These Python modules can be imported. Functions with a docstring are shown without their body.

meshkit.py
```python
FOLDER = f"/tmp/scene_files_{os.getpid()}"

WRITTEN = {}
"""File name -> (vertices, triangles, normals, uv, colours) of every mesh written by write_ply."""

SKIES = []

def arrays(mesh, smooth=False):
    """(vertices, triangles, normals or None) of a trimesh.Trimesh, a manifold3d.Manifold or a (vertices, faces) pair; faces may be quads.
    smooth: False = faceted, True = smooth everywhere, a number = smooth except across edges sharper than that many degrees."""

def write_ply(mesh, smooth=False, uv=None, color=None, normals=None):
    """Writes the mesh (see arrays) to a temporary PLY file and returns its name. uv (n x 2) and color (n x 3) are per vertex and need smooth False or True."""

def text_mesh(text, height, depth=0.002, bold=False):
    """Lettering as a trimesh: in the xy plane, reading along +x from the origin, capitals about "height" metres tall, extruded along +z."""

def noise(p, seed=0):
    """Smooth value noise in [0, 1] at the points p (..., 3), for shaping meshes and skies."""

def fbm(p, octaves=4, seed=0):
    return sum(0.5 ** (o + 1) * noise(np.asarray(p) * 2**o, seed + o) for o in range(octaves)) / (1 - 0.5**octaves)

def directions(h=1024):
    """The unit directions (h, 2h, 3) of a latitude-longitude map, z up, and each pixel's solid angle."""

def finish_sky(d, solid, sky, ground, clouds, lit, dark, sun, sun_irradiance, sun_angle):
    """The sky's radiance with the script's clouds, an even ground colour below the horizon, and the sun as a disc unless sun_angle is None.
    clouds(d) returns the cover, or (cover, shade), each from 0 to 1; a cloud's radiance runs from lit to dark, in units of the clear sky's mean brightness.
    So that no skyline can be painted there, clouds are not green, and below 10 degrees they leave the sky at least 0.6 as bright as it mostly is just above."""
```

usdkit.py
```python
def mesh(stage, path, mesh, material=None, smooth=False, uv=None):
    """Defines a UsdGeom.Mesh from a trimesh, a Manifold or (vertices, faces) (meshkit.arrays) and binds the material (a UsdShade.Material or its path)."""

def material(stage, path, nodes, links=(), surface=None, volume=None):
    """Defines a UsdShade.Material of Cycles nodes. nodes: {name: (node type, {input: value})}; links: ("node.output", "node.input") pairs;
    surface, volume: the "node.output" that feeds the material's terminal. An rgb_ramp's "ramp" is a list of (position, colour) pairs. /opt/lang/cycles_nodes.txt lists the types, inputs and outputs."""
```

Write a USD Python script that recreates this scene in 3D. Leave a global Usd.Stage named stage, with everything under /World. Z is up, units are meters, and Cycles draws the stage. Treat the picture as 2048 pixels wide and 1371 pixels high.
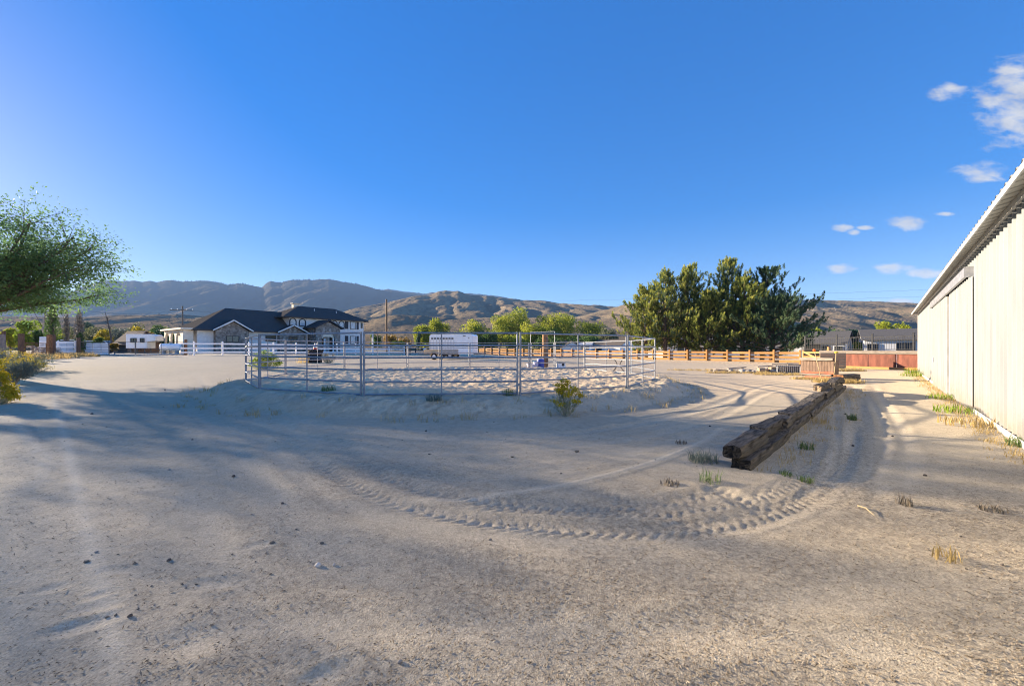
import math, numpy as np, trimesh, usdkit, meshkit
from scipy.spatial import cKDTree
from pxr import Usd, UsdGeom, UsdLux, UsdShade, Gf, Sdf, Vt

stage = Usd.Stage.CreateInMemory()
UsdGeom.SetStageUpAxis(stage, UsdGeom.Tokens.z)
UsdGeom.SetStageMetersPerUnit(stage, 1.0)
UsdGeom.Xform.Define(stage, '/World'); UsdGeom.Scope.Define(stage, '/World/Looks')
PI = math.pi
F, CX, HY, HC = 811.0, 1024.0, 698.7, 1.4          # focal length, centre column, horizon row of the photograph; eye height

# ------------------------------------------------------------------ camera, sky, sun, exposure
cam = UsdGeom.Camera.Define(stage, '/World/camera')
cam.CreateHorizontalApertureAttr(36.0); cam.CreateVerticalApertureAttr(36.0 * 685 / 1024)
cam.CreateFocalLengthAttr(36.0 * F / 2048)
cam.CreateVerticalApertureOffsetAttr(36.0 * (HY - 685.5) / 2048)
cam.CreateClippingRangeAttr(Gf.Vec2f(0.05, 20000))
xf = UsdGeom.Xformable(cam); xf.AddTranslateOp().Set(Gf.Vec3d(0, 0, HC)); xf.AddRotateXOp().Set(90.0)
EXPOSURE = 2.46
cam.CreateExposureAttr(EXPOSURE)
SUN_AZ, SUN_EL = math.radians(-63.9), math.radians(13.0)   # azimuth from +y towards +x
SUN_DIR = np.array([math.sin(SUN_AZ) * math.cos(SUN_EL), math.cos(SUN_AZ) * math.cos(SUN_EL), math.sin(SUN_EL)])
sun = UsdLux.DistantLight.Define(stage, '/World/sun')
sun.CreateNormalizeAttr(True); sun.CreateIntensityAttr(1.0); sun.CreateAngleAttr(0.6); sun.CreateColorAttr(Gf.Vec3f(1.0, 0.83, 0.62))
q = Gf.Rotation(Gf.Vec3d(0, 0, 1), Gf.Vec3d(*SUN_DIR)).GetQuat()
UsdGeom.Xformable(sun).AddOrientOp(UsdGeom.XformOp.PrecisionDouble).Set(q)

SKY_STRENGTH = 0.084
clouds = [  # (u, v, half width, half height): direction of each cloud as (x / y, z / y)
    (1.255, 0.60, 0.11, 0.115), (1.16, 0.435, 0.07, 0.028), (1.075, 0.635, 0.05, 0.022), (1.24, 0.66, .06, .06),
    (0.975, 0.312, 0.055, 0.020), (0.815, 0.300, 0.025, 0.010), (0.842, 0.288, .016, .007), (0.875, 0.300, .022, .006),
    (0.812, 0.199, 0.040, 0.013), (0.945, 0.198, 0.058, 0.017), (1.005, 0.189, 0.075, 0.012), (0.955, 0.113, 0.060, 0.012), (1.06, .334, .03, .006)]
def make_sky():
    N = {'sky': ('sky_texture', dict(sky_type='single_scattering', sun_disc=False, sun_elevation=SUN_EL, sun_rotation=SUN_AZ, altitude=1400.0, air_density=1.0, aerosol_density=0.45, ozone_density=3.0)),
         'hsv': ('hsv', dict(hue=0.526, saturation=2.3, value=1.0)),
         'gam': ('gamma', dict(gamma=0.45)), 'geo': ('texture_coordinate', {}), 'sep': ('separate_xyz', {}),
         'yc': ('math', dict(math_type='maximum', value2=0.02)), 'u': ('math', dict(math_type='divide')), 'v': ('math', dict(math_type='divide')),
         'front': ('math', dict(math_type='greater_than', value2=0.1)),
         'cmb': ('combine_xyz', {}), 'map': ('mapping', dict(scale=(1.0, 2.2, 1.0))),
         'n1': ('noise_texture', dict(scale=16.0, detail=7.0, roughness=0.58, distortion=0.25)),
         'n2': ('noise_texture', dict(scale=9.0, detail=5.0, roughness=0.55)),
         'mix': ('mix_color', dict(blend_type='mix', b=(1, 1, 1))),
         'bg': ('background_shader', dict(strength=SKY_STRENGTH))}
    L = [('sky.color', 'gam.color'), ('gam.color', 'hsv.color'), ('geo.generated', 'sep.vector'), ('sep.y', 'yc.value1'), ('sep.x', 'u.value1'), ('yc.value', 'u.value2'), ('sep.z', 'v.value1'), ('yc.value', 'v.value2'),
         ('sep.y', 'front.value1'), ('u.value', 'cmb.x'), ('v.value', 'cmb.y'), ('cmb.vector', 'map.vector'), ('map.vector', 'n1.vector'), ('map.vector', 'n2.vector')]
    prev = None
    for i, (u0, v0, a, b) in enumerate(clouds):
        N[f'du{i}'] = ('math', dict(math_type='subtract', value2=u0)); N[f'dv{i}'] = ('math', dict(math_type='subtract', value2=v0))
        N[f'su{i}'] = ('math', dict(math_type='divide', value2=a)); N[f'sv{i}'] = ('math', dict(math_type='divide', value2=b))
        N[f'qu{i}'] = ('math', dict(math_type='multiply')); N[f'qs{i}'] = ('math', dict(math_type='multiply_add')); N[f'e{i}'] = ('math', dict(math_type='subtract', value1=1.0))
        L += [('u.value', f'du{i}.value1'), ('v.value', f'dv{i}.value1'), (f'du{i}.value', f'su{i}.value1'), (f'dv{i}.value', f'sv{i}.value1'),
              (f'su{i}.value', f'qu{i}.value1'), (f'su{i}.value', f'qu{i}.value2'), (f'sv{i}.value', f'qs{i}.value1'), (f'sv{i}.value', f'qs{i}.value2'), (f'qu{i}.value', f'qs{i}.value3'), (f'qs{i}.value', f'e{i}.value2')]
        if prev is None: prev = f'e{i}.value'
        else:
            N[f'm{i}'] = ('math', dict(math_type='maximum')); L += [(prev, f'm{i}.value1'), (f'e{i}.value', f'm{i}.value2')]; prev = f'm{i}.value'
    N['low'] = ('math', dict(math_type='maximum', value2=-3.0))
    N['nz'] = ('math', dict(math_type='multiply_add', value2=3.6, value3=-1.6))
    N['cov'] = ('math', dict(math_type='add')); N['rng'] = ('map_range', dict(range_type='smoothstep', from_min=0.0, from_max=1.5, to_min=0.0, to_max=0.92, clamp=True))
    N['cf'] = ('math', dict(math_type='multiply'))
    N['ccol'] = ('rgb_ramp', dict(ramp=[(0.3, (0.62, 0.66, 0.78)), (0.65, (1.0, 0.99, 0.98))])); N['cbr'] = ('vector_math', dict(math_type='scale', scale=CLOUD_BRIGHT))
    L += [(prev, 'low.value1'), ('n1.fac', 'nz.value1'), ('low.value', 'cov.value1'), ('nz.value', 'cov.value2'), ('cov.value', 'rng.value'), ('rng.result', 'cf.value1'), ('front.value', 'cf.value2'),
          ('n2.fac', 'ccol.fac'), ('ccol.color', 'cbr.vector1'), ('cf.value', 'mix.fac'), ('hsv.color', 'mix.a'), ('cbr.vector', 'mix.b'), ('mix.result', 'bg.color')]
    return usdkit.material(stage, '/World/Looks/sky_look', N, L, surface='bg.background')
CLOUD_BRIGHT = 1.6
sky = UsdLux.DomeLight.Define(stage, '/World/sky')
UsdShade.MaterialBindingAPI.Apply(sky.GetPrim()).Bind(make_sky())
sky.GetPrim().SetCustomDataByKey('kind', 'structure'); sky.GetPrim().SetCustomDataByKey('label', 'deep blue evening sky with a few white clouds on one side'); sky.GetPrim().SetCustomDataByKey('category', 'sky')

# ------------------------------------------------------------------ helpers
rng = np.random.default_rng(7)
_mats = {}
def mat(name, c1, c2, scale=4.0, rough=0.85, bump=0.25, bdist=0.02, stretch=(1, 1, 1), metal=0.0, detail=5.0, lo=0.35, hi=0.65, c3=None, s3=1.2, lo3=0.5, hi3=0.62, spec=0.3, vary=0.0, bscale=None):
    """Two colours mixed by noise (a third one in patches), fine relief from the same noise."""
    N = {'tc': ('texture_coordinate', {}), 'mp': ('mapping', dict(scale=stretch)), 'n': ('noise_texture', dict(scale=scale, detail=detail, roughness=0.6)),
         'r': ('rgb_ramp', dict(ramp=[(lo, c1), (hi, c2)])), 'p': ('principled_bsdf', dict(roughness=rough, metallic=metal, specular_ior_level=spec))}
    L = [('tc.object', 'mp.vector'), ('mp.vector', 'n.vector'), ('n.fac', 'r.fac')]
    col = 'r.color'
    if c3 is not None:
        N['n3'] = ('noise_texture', dict(scale=s3, detail=4.0)); N['r3'] = ('map_range', dict(from_min=lo3, from_max=hi3, clamp=True)); N['m3'] = ('mix_color', dict(b=c3))
        L += [('mp.vector', 'n3.vector'), ('n3.fac', 'r3.value'), ('r3.result', 'm3.fac'), (col, 'm3.a')]; col = 'm3.result'
    if vary:
        N['oi'] = ('object_info', {}); N['vr'] = ('map_range', dict(to_min=1 - vary, to_max=1 + vary)); N['vs'] = ('vector_math', dict(math_type='scale'))
        L += [('oi.random', 'vr.value'), (col, 'vs.vector1'), ('vr.result', 'vs.scale')]; col = 'vs.vector'
    L.append((col, 'p.base_color'))
    if bump:
        N['b'] = ('bump', dict(strength=bump, distance=bdist)); src = 'n.fac'
        if bscale: N['nb'] = ('noise_texture', dict(scale=bscale, detail=4.0)); L.append(('mp.vector', 'nb.vector')); src = 'nb.fac'
        L += [(src, 'b.height'), ('b.normal', 'p.normal')]
    m = usdkit.material(stage, '/World/Looks/' + name, N, L, surface='p.BSDF'); _mats[name] = m
    return m
def leafmat(name, c1, c2, patch=0.35, trans=0.35, rough=0.55, c3=None, lo=0.38, hi=0.64):
    N = {'g': ('geometry', {}), 'tc': ('texture_coordinate', {}), 'n': ('noise_texture', dict(scale=patch, detail=4.0)),
         'a': ('math', dict(math_type='multiply_add', value2=0.30, value3=-0.15)), 's': ('math', dict(math_type='add')),
         'r': ('rgb_ramp', dict(ramp=[(lo, c1), (hi, c2)] + ([(0.8, c3)] if c3 else []))), 'p': ('principled_bsdf', dict(roughness=rough, specular_ior_level=0.25)),
         't': ('translucent_bsdf', {}), 'm': ('mix_closure', dict(fac=trans))}
    L = [('tc.object', 'n.vector'), ('g.random_per_island', 'a.value1'), ('a.value', 's.value1'), ('n.fac', 's.value2'), ('s.value', 'r.fac'), ('r.color', 'p.base_color'), ('r.color', 't.color'), ('p.BSDF', 'm.closure1'), ('t.BSDF', 'm.closure2')]
    m = usdkit.material(stage, '/World/Looks/' + name, N, L, surface='m.closure'); _mats[name] = m
    return m

class MB:
    """Collects shapes that become ONE mesh."""
    def __init__(s): s.v, s.f, s.n = [], [], 0
    def add(s, v, f):
        v = np.asarray(v, float).reshape(-1, 3); f = np.asarray(f, int)
        if f.ndim == 2 and f.shape[1] == 4: f = np.vstack([f[:, [0, 1, 2]], f[:, [0, 2, 3]]])
        s.v.append(v); s.f.append(f + s.n); s.n += len(v); return s
    def poly(s, pts):
        k = len(pts); return s.add(pts, [[0, i, i + 1] for i in range(1, k - 1)])
    def box(s, c, size, rz=0.0, ch=0.0, rx=0.0, ry=0.0):
        h = np.array(size, float) / 2; sg = np.array([[x, y, z] for x in (-1, 1) for y in (-1, 1) for z in (-1, 1)], float)
        if ch <= 0: v = sg * h; f = [[0, 1, 3, 2], [4, 6, 7, 5], [0, 4, 5, 1], [2, 3, 7, 6], [0, 2, 6, 4], [1, 5, 7, 3]]
        else:
            ch = min(ch, h.min() * 0.8); v = []
            for k in range(3):
                e = h - ch; e[k] = h[k]; v.append(sg * e)
            m = trimesh.convex.convex_hull(np.vstack(v)); v, f = m.vertices, m.faces
        R = rotm(rx, ry, rz)
        return s.add(np.asarray(v) @ R.T + np.asarray(c, float), f)
    def bar(s, p, q, w, h, ch=0.0, roll=0.0):
        p, q = np.asarray(p, float), np.asarray(q, float); d = q - p; l = np.linalg.norm(d); d = d / l
        up = np.array([0, 0, 1.0]) if abs(d[2]) < 0.95 else np.array([0, 1.0, 0]); y = np.cross(up, d); y /= np.linalg.norm(y); z = np.cross(d, y)
        if roll: y, z = y * math.cos(roll) + z * math.sin(roll), -y * math.sin(roll) + z * math.cos(roll)
        t = MB().box((0, 0, 0), (l, w, h), ch=ch); v = t.v[0] @ np.array([d, y, z]) + (p + q) / 2
        return s.add(v, t.f[0])
    def tube(s, pts, r, n=8, caps=True):
        pts = np.asarray(pts, float); k = len(pts); r = np.broadcast_to(np.asarray(r, float), (k,))
        t = np.gradient(pts, axis=0); t /= np.maximum(np.linalg.norm(t, axis=1, keepdims=True), 1e-9)
        up = np.array([0, 0, 1.0]) if abs(t[0, 2]) < 0.9 else np.array([1.0, 0, 0])
        a = np.cross(up, t); bad = np.linalg.norm(a, axis=1) < 1e-3
        a[bad] = np.cross([0.3, 1, 0.1], t[bad]); a /= np.linalg.norm(a, axis=1, keepdims=True); b = np.cross(t, a)
        th = np.arange(n) * 2 * PI / n
        v = (pts[:, None] + r[:, None, None] * (a[:, None] * np.cos(th)[None, :, None] + b[:, None] * np.sin(th)[None, :, None])).reshape(-1, 3)
        i = np.arange(k - 1)[:, None] * n; j = np.arange(n)[None]; j2 = (j + 1) % n
        f = np.stack([i + j, i + j2, i + n + j2, i + n + j], -1).reshape(-1, 4); f = np.vstack([f[:, [0, 1, 2]], f[:, [0, 2, 3]]])
        if caps:
            f = np.vstack([f, [[0, m + 1, m] for m in range(1, n - 1)], [[(k - 1) * n, (k - 1) * n + m, (k - 1) * n + m + 1] for m in range(1, n - 1)]])
        return s.add(v, f)
    def lathe(s, prof, c=(0, 0, 0), n=16):
        prof = np.asarray(prof, float); k = len(prof); th = np.arange(n) * 2 * PI / n
        v = np.stack([prof[:, None, 0] * np.cos(th), prof[:, None, 0] * np.sin(th), np.broadcast_to(prof[:, None, 1], (k, n))], -1).reshape(-1, 3) + np.asarray(c, float)
        i = np.arange(k - 1)[:, None] * n; j = np.arange(n)[None]; j2 = (j + 1) % n
        return s.add(v, np.stack([i + j, i + j2, i + n + j2, i + n + j], -1).reshape(-1, 4))
    def prism(s, poly, a, b):
        """poly: 2D points (counter-clockwise) as 3D functions of depth: points given 3D at a; offset vector b."""
        p = np.asarray(poly, float) + np.asarray(a, float); k = len(p); q = p + np.asarray(b, float)
        import mapbox_earcut as me
        d = np.abs(np.cross(p[1] - p[0], p[2] - p[1])); ax = [i for i in range(3) if i != int(np.argmax(np.abs(np.sum(np.cross(p - p[0], np.roll(p, -1, 0) - p[0]), 0))))]
        t = me.triangulate_float64(np.ascontiguousarray(p[:, ax]), np.array([k], np.uint32)).reshape(-1, 3).astype(int)
        f = np.vstack([t[:, ::-1], t + k] + [[[i, (i + 1) % k, k + (i + 1) % k], [i, k + (i + 1) % k, k + i]] for i in range(k)])
        return s.add(np.vstack([p, q]), f)
    def mesh(s):
        return (np.vstack(s.v), np.vstack(s.f))
def rotm(rx, ry, rz):
    cx, sx, cy, sy, cz, sz = math.cos(rx), math.sin(rx), math.cos(ry), math.sin(ry), math.cos(rz), math.sin(rz)
    return np.array([[cz, -sz, 0], [sz, cz, 0], [0, 0, 1]]) @ np.array([[cy, 0, sy], [0, 1, 0], [-sy, 0, cy]]) @ np.array([[1, 0, 0], [0, cx, -sx], [0, sx, cx]])
_used = {}
def path_for(name, parent=None):
    base = str(parent.GetPath()) if parent is not None else '/World'
    k = _used.get((base, name), 0); _used[(base, name)] = k + 1
    return f'{base}/{name}' + (f'_{k:03d}' if k else '')
def tag(p, label=None, cat=None, group=None, kind=None):
    p = p.GetPrim() if hasattr(p, 'GetPrim') else p
    for k, v in (('label', label), ('category', cat), ('group', group), ('kind', kind)):
        if v: p.SetCustomDataByKey(k, v)
    return p
def obj(name, mb, m, parent=None, label=None, cat=None, group=None, kind=None, smooth=False):
    mesh = mb.mesh() if isinstance(mb, MB) else mb
    pr = usdkit.mesh(stage, path_for(name, parent), mesh, m if not isinstance(m, str) else _mats[m], smooth=smooth)
    pr.CreateDoubleSidedAttr(True)
    return tag(pr, label, cat, group, kind)
def thing(name, label, cat, loc=(0, 0, 0), rz=0.0, group=None, scale=1.0):
    x = UsdGeom.Xform.Define(stage, path_for(name)); sc = (scale,) * 3 if np.ndim(scale) == 0 else scale
    x.AddTranslateOp().Set(Gf.Vec3d(*map(float, loc))); x.AddRotateZOp().Set(math.degrees(rz)); x.AddScaleOp().Set(Gf.Vec3f(*map(float, sc)))
    return tag(x, label, cat, group)
def dup(root, label, loc, rz=0.0, scale=1.0, group=None):
    c = root.GetCustomData(); name = root.GetName().rsplit('_', 1)[0] if root.GetName()[-3:].isdigit() else root.GetName()
    r = thing(name, label or c['label'], c['category'], loc, rz, group or c.get('group'), scale)
    r.GetReferences().AddInternalReference(root.GetPath()); r.SetInstanceable(True)
    return r
def P(px, py, Y): return np.array([(px - CX) / F * Y, Y, HC - (py - HY) / F * Y])
def sst(a, b, x): t = np.clip((np.asarray(x, float) - a) / (b - a), 0, 1); return t * t * (3 - 2 * t)
def f3(x, y, s, seed=0, o=4): x, y = np.broadcast_arrays(x, y); return meshkit.fbm(np.stack([x * s, y * s, np.full(x.shape, 3.7)], -1), o, seed) - 0.5

# ------------------------------------------------------------------ the lie of the land
PEN_C, PEN_R, PEN_ROT, PEN_Z = np.array([-2.116, 16.982]), 7.65, 0.061, 0.316
WALL_FAR, WALL_E, WALL_N = np.array([24.07, 23.96]), np.array([0.677, 0.736]), np.array([-0.736, 0.677])
def base_height(x, y):
    z = 0.28 * sst(11, 23, y) * (1 - sst(0, 13, x)) * (1 - 0.6 * sst(45, 70, y) * sst(-8, 0, x))
    z = z + 0.017 * np.clip(-x, 0, 30) * sst(12, 40, y) + 0.006 * np.clip(y - 40, 0, 140)
    return z
def G(x, y, detail=False):
    x, y = np.asarray(x, float), np.asarray(y, float); z = base_height(x, y)
    r = np.hypot(x - PEN_C[0], y - PEN_C[1]); wob = 0.5 * f3(x, y, 0.45, 5)
    t = 1 - sst(PEN_R + 0.35 + wob * .3, PEN_R + 1.25 + wob * .8, r)
    z = z * (1 - t) + PEN_Z * t
    if detail:
        near = 1 - sst(30, 60, np.hypot(x, y))
        inside = 1 - sst(PEN_R - 0.5, PEN_R + 0.1, r); berm = t * (1 - inside)
        z = z + 0.05 * f3(x, y, 0.25, 1) * near + 0.022 * f3(x, y, 1.3, 2, 5) * near
        z = z + inside * (0.30 * (np.abs(f3(x, y, 1.9, 3, 3)) - 0.1) + 0.13 * f3(x, y, 4.2, 9, 3)) + inside * 0.11 * sst(PEN_R - 2.2, PEN_R - 0.9, r) * (0.4 + 2 * f3(x, y, 0.9, 4)) * sst(14, 22, y)
        z = z + berm * (0.22 * f3(x, y, 2.0, 6, 4) + 0.10 * f3(x, y, 6.0, 16, 3))
    return z

# ------------------------------------------------------------------ materials
def ground_look():
    N = {'g': ('geometry', {}), 'sand': ('attribute', dict(attribute='sand')), 'track': ('attribute', dict(attribute='track')), 'litter': ('attribute', dict(attribute='litter')), 'plain': ('attribute', dict(attribute='plain')),
         'n1': ('noise_texture', dict(scale=0.42, detail=8.0, roughness=0.68, distortion=0.6)), 'n2': ('noise_texture', dict(scale=7.0, detail=8.0, roughness=0.72)), 'n3': ('noise_texture', dict(scale=75.0, detail=4.0, roughness=0.7)),
         'r1': ('rgb_ramp', dict(ramp=[(0.32, (0.425, 0.36, 0.262)), (0.68, (0.52, 0.445, 0.325))])),
         'r2': ('rgb_ramp', dict(ramp=[(0.30, (0.70, 0.69, 0.67)), (0.5, (1, 1, 1)), (0.72, (1.16, 1.15, 1.13))])), 'm2': ('mix_color', dict(blend_type='multiply', fac=0.75)),
         'r3': ('rgb_ramp', dict(ramp=[(0.30, (0.55, 0.52, 0.48)), (0.43, (1, 1, 1)), (0.66, (1.0, 1.0, 1.0)), (0.75, (1.4, 1.38, 1.33))])), 'm3': ('mix_color', dict(blend_type='multiply', fac=0.55)),
         'ms': ('mix_color', dict(b=(0.70, 0.535, 0.345))), 'fs': ('math', dict(math_type='multiply', value2=0.8)),
         'mt': ('mix_color', dict(b=(0.72, 0.63, 0.475))), 'ft': ('math', dict(math_type='multiply', value2=0.6)),
         'ml': ('mix_color', dict(b=(0.24, 0.20, 0.15))), 'ln': ('noise_texture', dict(scale=24.0, detail=6.0, roughness=0.75)), 'lr': ('map_range', dict(from_min=0.44, from_max=0.6, clamp=True)), 'lf': ('math', dict(math_type='multiply')),
         'vo': ('voronoi_texture', dict(scale=95.0, feature='f1', detail=1.0)), 'vs': ('separate_color', {}), 'vr': ('rgb_ramp', dict(ramp=[(0.0, (0.42, 0.40, 0.37)), (0.14, (0.68, 0.66, 0.63)), (0.3, (1, 1, 1)), (0.78, (1.0, 1.0, 1.0)), (1.0, (1.35, 1.34, 1.32))])), 'vm': ('mix_color', dict(blend_type='multiply', fac=0.6)), 'vd': ('map_range', dict(from_min=0.0, from_max=0.8, to_min=1.0, to_max=0.0, clamp=True)), 'hb': ('math', dict(math_type='multiply_add', value2=0.30)),
         'mp': ('mix_color', dict()), 'pn': ('noise_texture', dict(scale=0.12, detail=6.0, roughness=0.7)), 'pr': ('rgb_ramp', dict(ramp=[(0.4, (0.13, 0.115, 0.08)), (0.62, (0.33, 0.27, 0.18))])),
         'bs': ('math', dict(math_type='multiply_add', value2=0.35)), 'b': ('bump', dict(strength=0.55, distance=0.035)), 'p': ('principled_bsdf', dict(roughness=0.95, specular_ior_level=0.1, diffuse_roughness=0.6))}
    L = [('g.position', k + '.vector') for k in ('n1', 'n2', 'n3', 'ln', 'pn')] + [('n1.fac', 'r1.fac'), ('n2.fac', 'r2.fac'), ('n3.fac', 'r3.fac'), ('r1.color', 'm2.a'), ('r2.color', 'm2.b'),
         ('sand.fac', 'fs.value1'), ('fs.value', 'ms.fac'), ('m2.result', 'ms.a'), ('track.fac', 'ft.value1'), ('ft.value', 'mt.fac'), ('ms.result', 'mt.a'),
         ('ln.fac', 'lr.value'), ('lr.result', 'lf.value1'), ('litter.fac', 'lf.value2'), ('lf.value', 'ml.fac'), ('mt.result', 'ml.a'), ('ml.result', 'm3.a'), ('r3.color', 'm3.b'),
         ('pn.fac', 'pr.fac'), ('m3.result', 'vm.a'), ('g.position', 'vo.vector'), ('vo.color', 'vs.color'), ('vs.r', 'vr.fac'), ('vr.color', 'vm.b'), ('vo.distance', 'vd.value'), ('vm.result', 'mp.a'), ('pr.color', 'mp.b'), ('plain.fac', 'mp.fac'), ('mp.result', 'p.base_color'),
         ('n3.fac', 'bs.value1'), ('n2.fac', 'bs.value3'), ('vd.result', 'hb.value1'), ('bs.value', 'hb.value3'), ('hb.value', 'b.height'), ('b.normal', 'p.normal')]
    _mats['dirt'] = usdkit.material(stage, '/World/Looks/dirt', N, L, surface='p.BSDF')
ground_look()

# ------------------------------------------------------------------ ground with tyre tracks
def gp(px, py): Y = F * HC / (py - HY); return ((px - CX) / F * Y, Y)
def smooth_line(pts, step=0.03):
    from scipy.interpolate import CubicSpline
    p = np.array(pts, float); d = np.r_[0, np.cumsum(np.linalg.norm(np.diff(p, axis=0), axis=1))]
    cs = CubicSpline(d, p); s = np.arange(0, d[-1], step); return cs(s), s
tracks = [  # (points of the photograph on the ground, half width, depth, tread, pale)
    ([(565, 862), (620, 915), (690, 962), (770, 1000), (900, 1032), (1050, 1052), (1250, 1060), (1400, 1052), (1520, 1027), (1610, 987), (1680, 930), (1712, 870), (1720, 810), (1705, 770)], 0.12, 0.020, 1, .25),
    ([(640, 868), (720, 925), (830, 975), (1000, 1003), (1180, 1012), (1350, 1000), (1480, 970)], 0.12, 0.018, 1, .15),
    ([(1165, 965), (1260, 1005), (1390, 1045), (1480, 1060)], 0.11, 0.020, 1, .1),
    ([(1380, 950), (1450, 985), (1530, 1020), (1600, 1030)], 0.10, 0.016, 1, .1),
    ([(770, 1004), (900, 1000), (1040, 985), (1180, 958), (1300, 925), (1400, 885), (1450, 850)], 0.05, -0.018, 0, .8),
    ([(112, 780), (122, 850), (150, 960), (178, 1080), (205, 1180), (228, 1290), (245, 1420)], 0.045, -0.010, 0, 1.),
    ([(60, 985), (88, 930), (62, 885), (48, 840)], 0.06, -0.012, 0, .6), ([(55, 835), (75, 862), (100, 888)], .07, .012, 1, .2),
    ([(520, 880), (600, 950), (720, 1020), (880, 1062), (1060, 1085), (1260, 1092), (1430, 1078), (1560, 1045), (1660, 995), (1735, 930), (1750, 860)], 0.10, 0.010, 0, .3), ([(900, 1010), (1100, 1022), (1300, 1025), (1470, 1005), (1580, 965), (1640, 915)], .09, .012, 1, .2), ([(820, 1050), (1020, 1072), (1300, 1078), (1500, 1052), (1640, 1005)], .05, .008, 0, .35),
    ([(370, 975), (420, 1060), (480, 1180), (560, 1320)], 0.10, 0.010, 0, .35), ([(440, 860), (520, 960), (600, 1060), (720, 1200), (880, 1400)], 0.11, 0.010, 0, .3),
    ([(350, 800), (470, 900), (590, 1010), (760, 1150), (1000, 1330)], 0.1, 0.008, 0, .25),
    ([(1640, 992), (1690, 930), (1704, 862), (1690, 800), (1700, 755)], 0.07, 0.012, 0, .5), ([(1570, 1010), (1650, 950), (1672, 870), (1668, 800), (1690, 757)], 0.05, 0.010, 0, .5),
    ([(1800, 985), (1812, 890), (1772, 812), (1745, 768), (1735, 752)], 0.09, 0.012, 0, .5), ([(1745, 1010), (1775, 900), (1745, 812), (1725, 765)], 0.07, 0.010, 0, .5),
    ([(470, 775), (590, 838), (800, 872), (1000, 876), (1200, 858), (1400, 818), (1580, 766)], 0.12, 0.016, 0, .3), ([(470, 800), (600, 865), (800, 900), (1000, 902), (1200, 885), (1420, 838), (1600, 775)], 0.11, 0.014, 0, .3),
    ([(300, 745), (480, 830), (680, 892), (900, 925), (1150, 915), (1380, 862)], 0.14, 0.012, 0, .25), ([(150, 740), (330, 800), (560, 905), (800, 960), (1050, 945), (1300, 900)], 0.13, 0.010, 0, .2),
    ([(90, 1371), (300, 1290), (800, 1255), (1300, 1262), (1750, 1300), (2048, 1371)], 0.12, 0.012, 0, .5), ([(700, 1340), (1100, 1320), (1600, 1200), (2040, 1150)], 0.12, 0.010, 0, .3)]
def axis_lines():
    def grow(a, st, end, k, cap=1e9):
        o = [a]
        while o[-1] < end: o.append(o[-1] + st); st = min(st * k, cap)
        return o
    ys = list(np.arange(1.2, 9.0, 0.028)); ys = [y for y in ys] + grow(ys[-1] + .03, 0.032, 26, 1.0055)[0:] ; ys += grow(ys[-1] + .11, 0.12, 420, 1.05); ys = [1.2 - v for v in grow(0.03, 0.05, 4000, 1.14)][::-1] + ys
    xp = list(np.arange(0.0, 4.2, 0.03)); xp += grow(xp[-1] + .035, 0.036, 13, 1.006, .08); xp += grow(xp[-1] + .09, 0.1, 4000, 1.075)
    return np.array(sorted([-v for v in xp[1:]]) + xp), np.array(ys)
gx, gy = axis_lines(); GX, GY = np.meshgrid(gx, gy)
print('ground grid', GX.shape)
sand = np.zeros_like(GX); track = np.zeros_like(GX)
GZ = G(GX, GY, True)
sel = np.where((np.abs(GX) < 30) & (GY > 1.0) & (GY < 30)); pts = np.stack([GX[sel], GY[sel]], 1)
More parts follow.
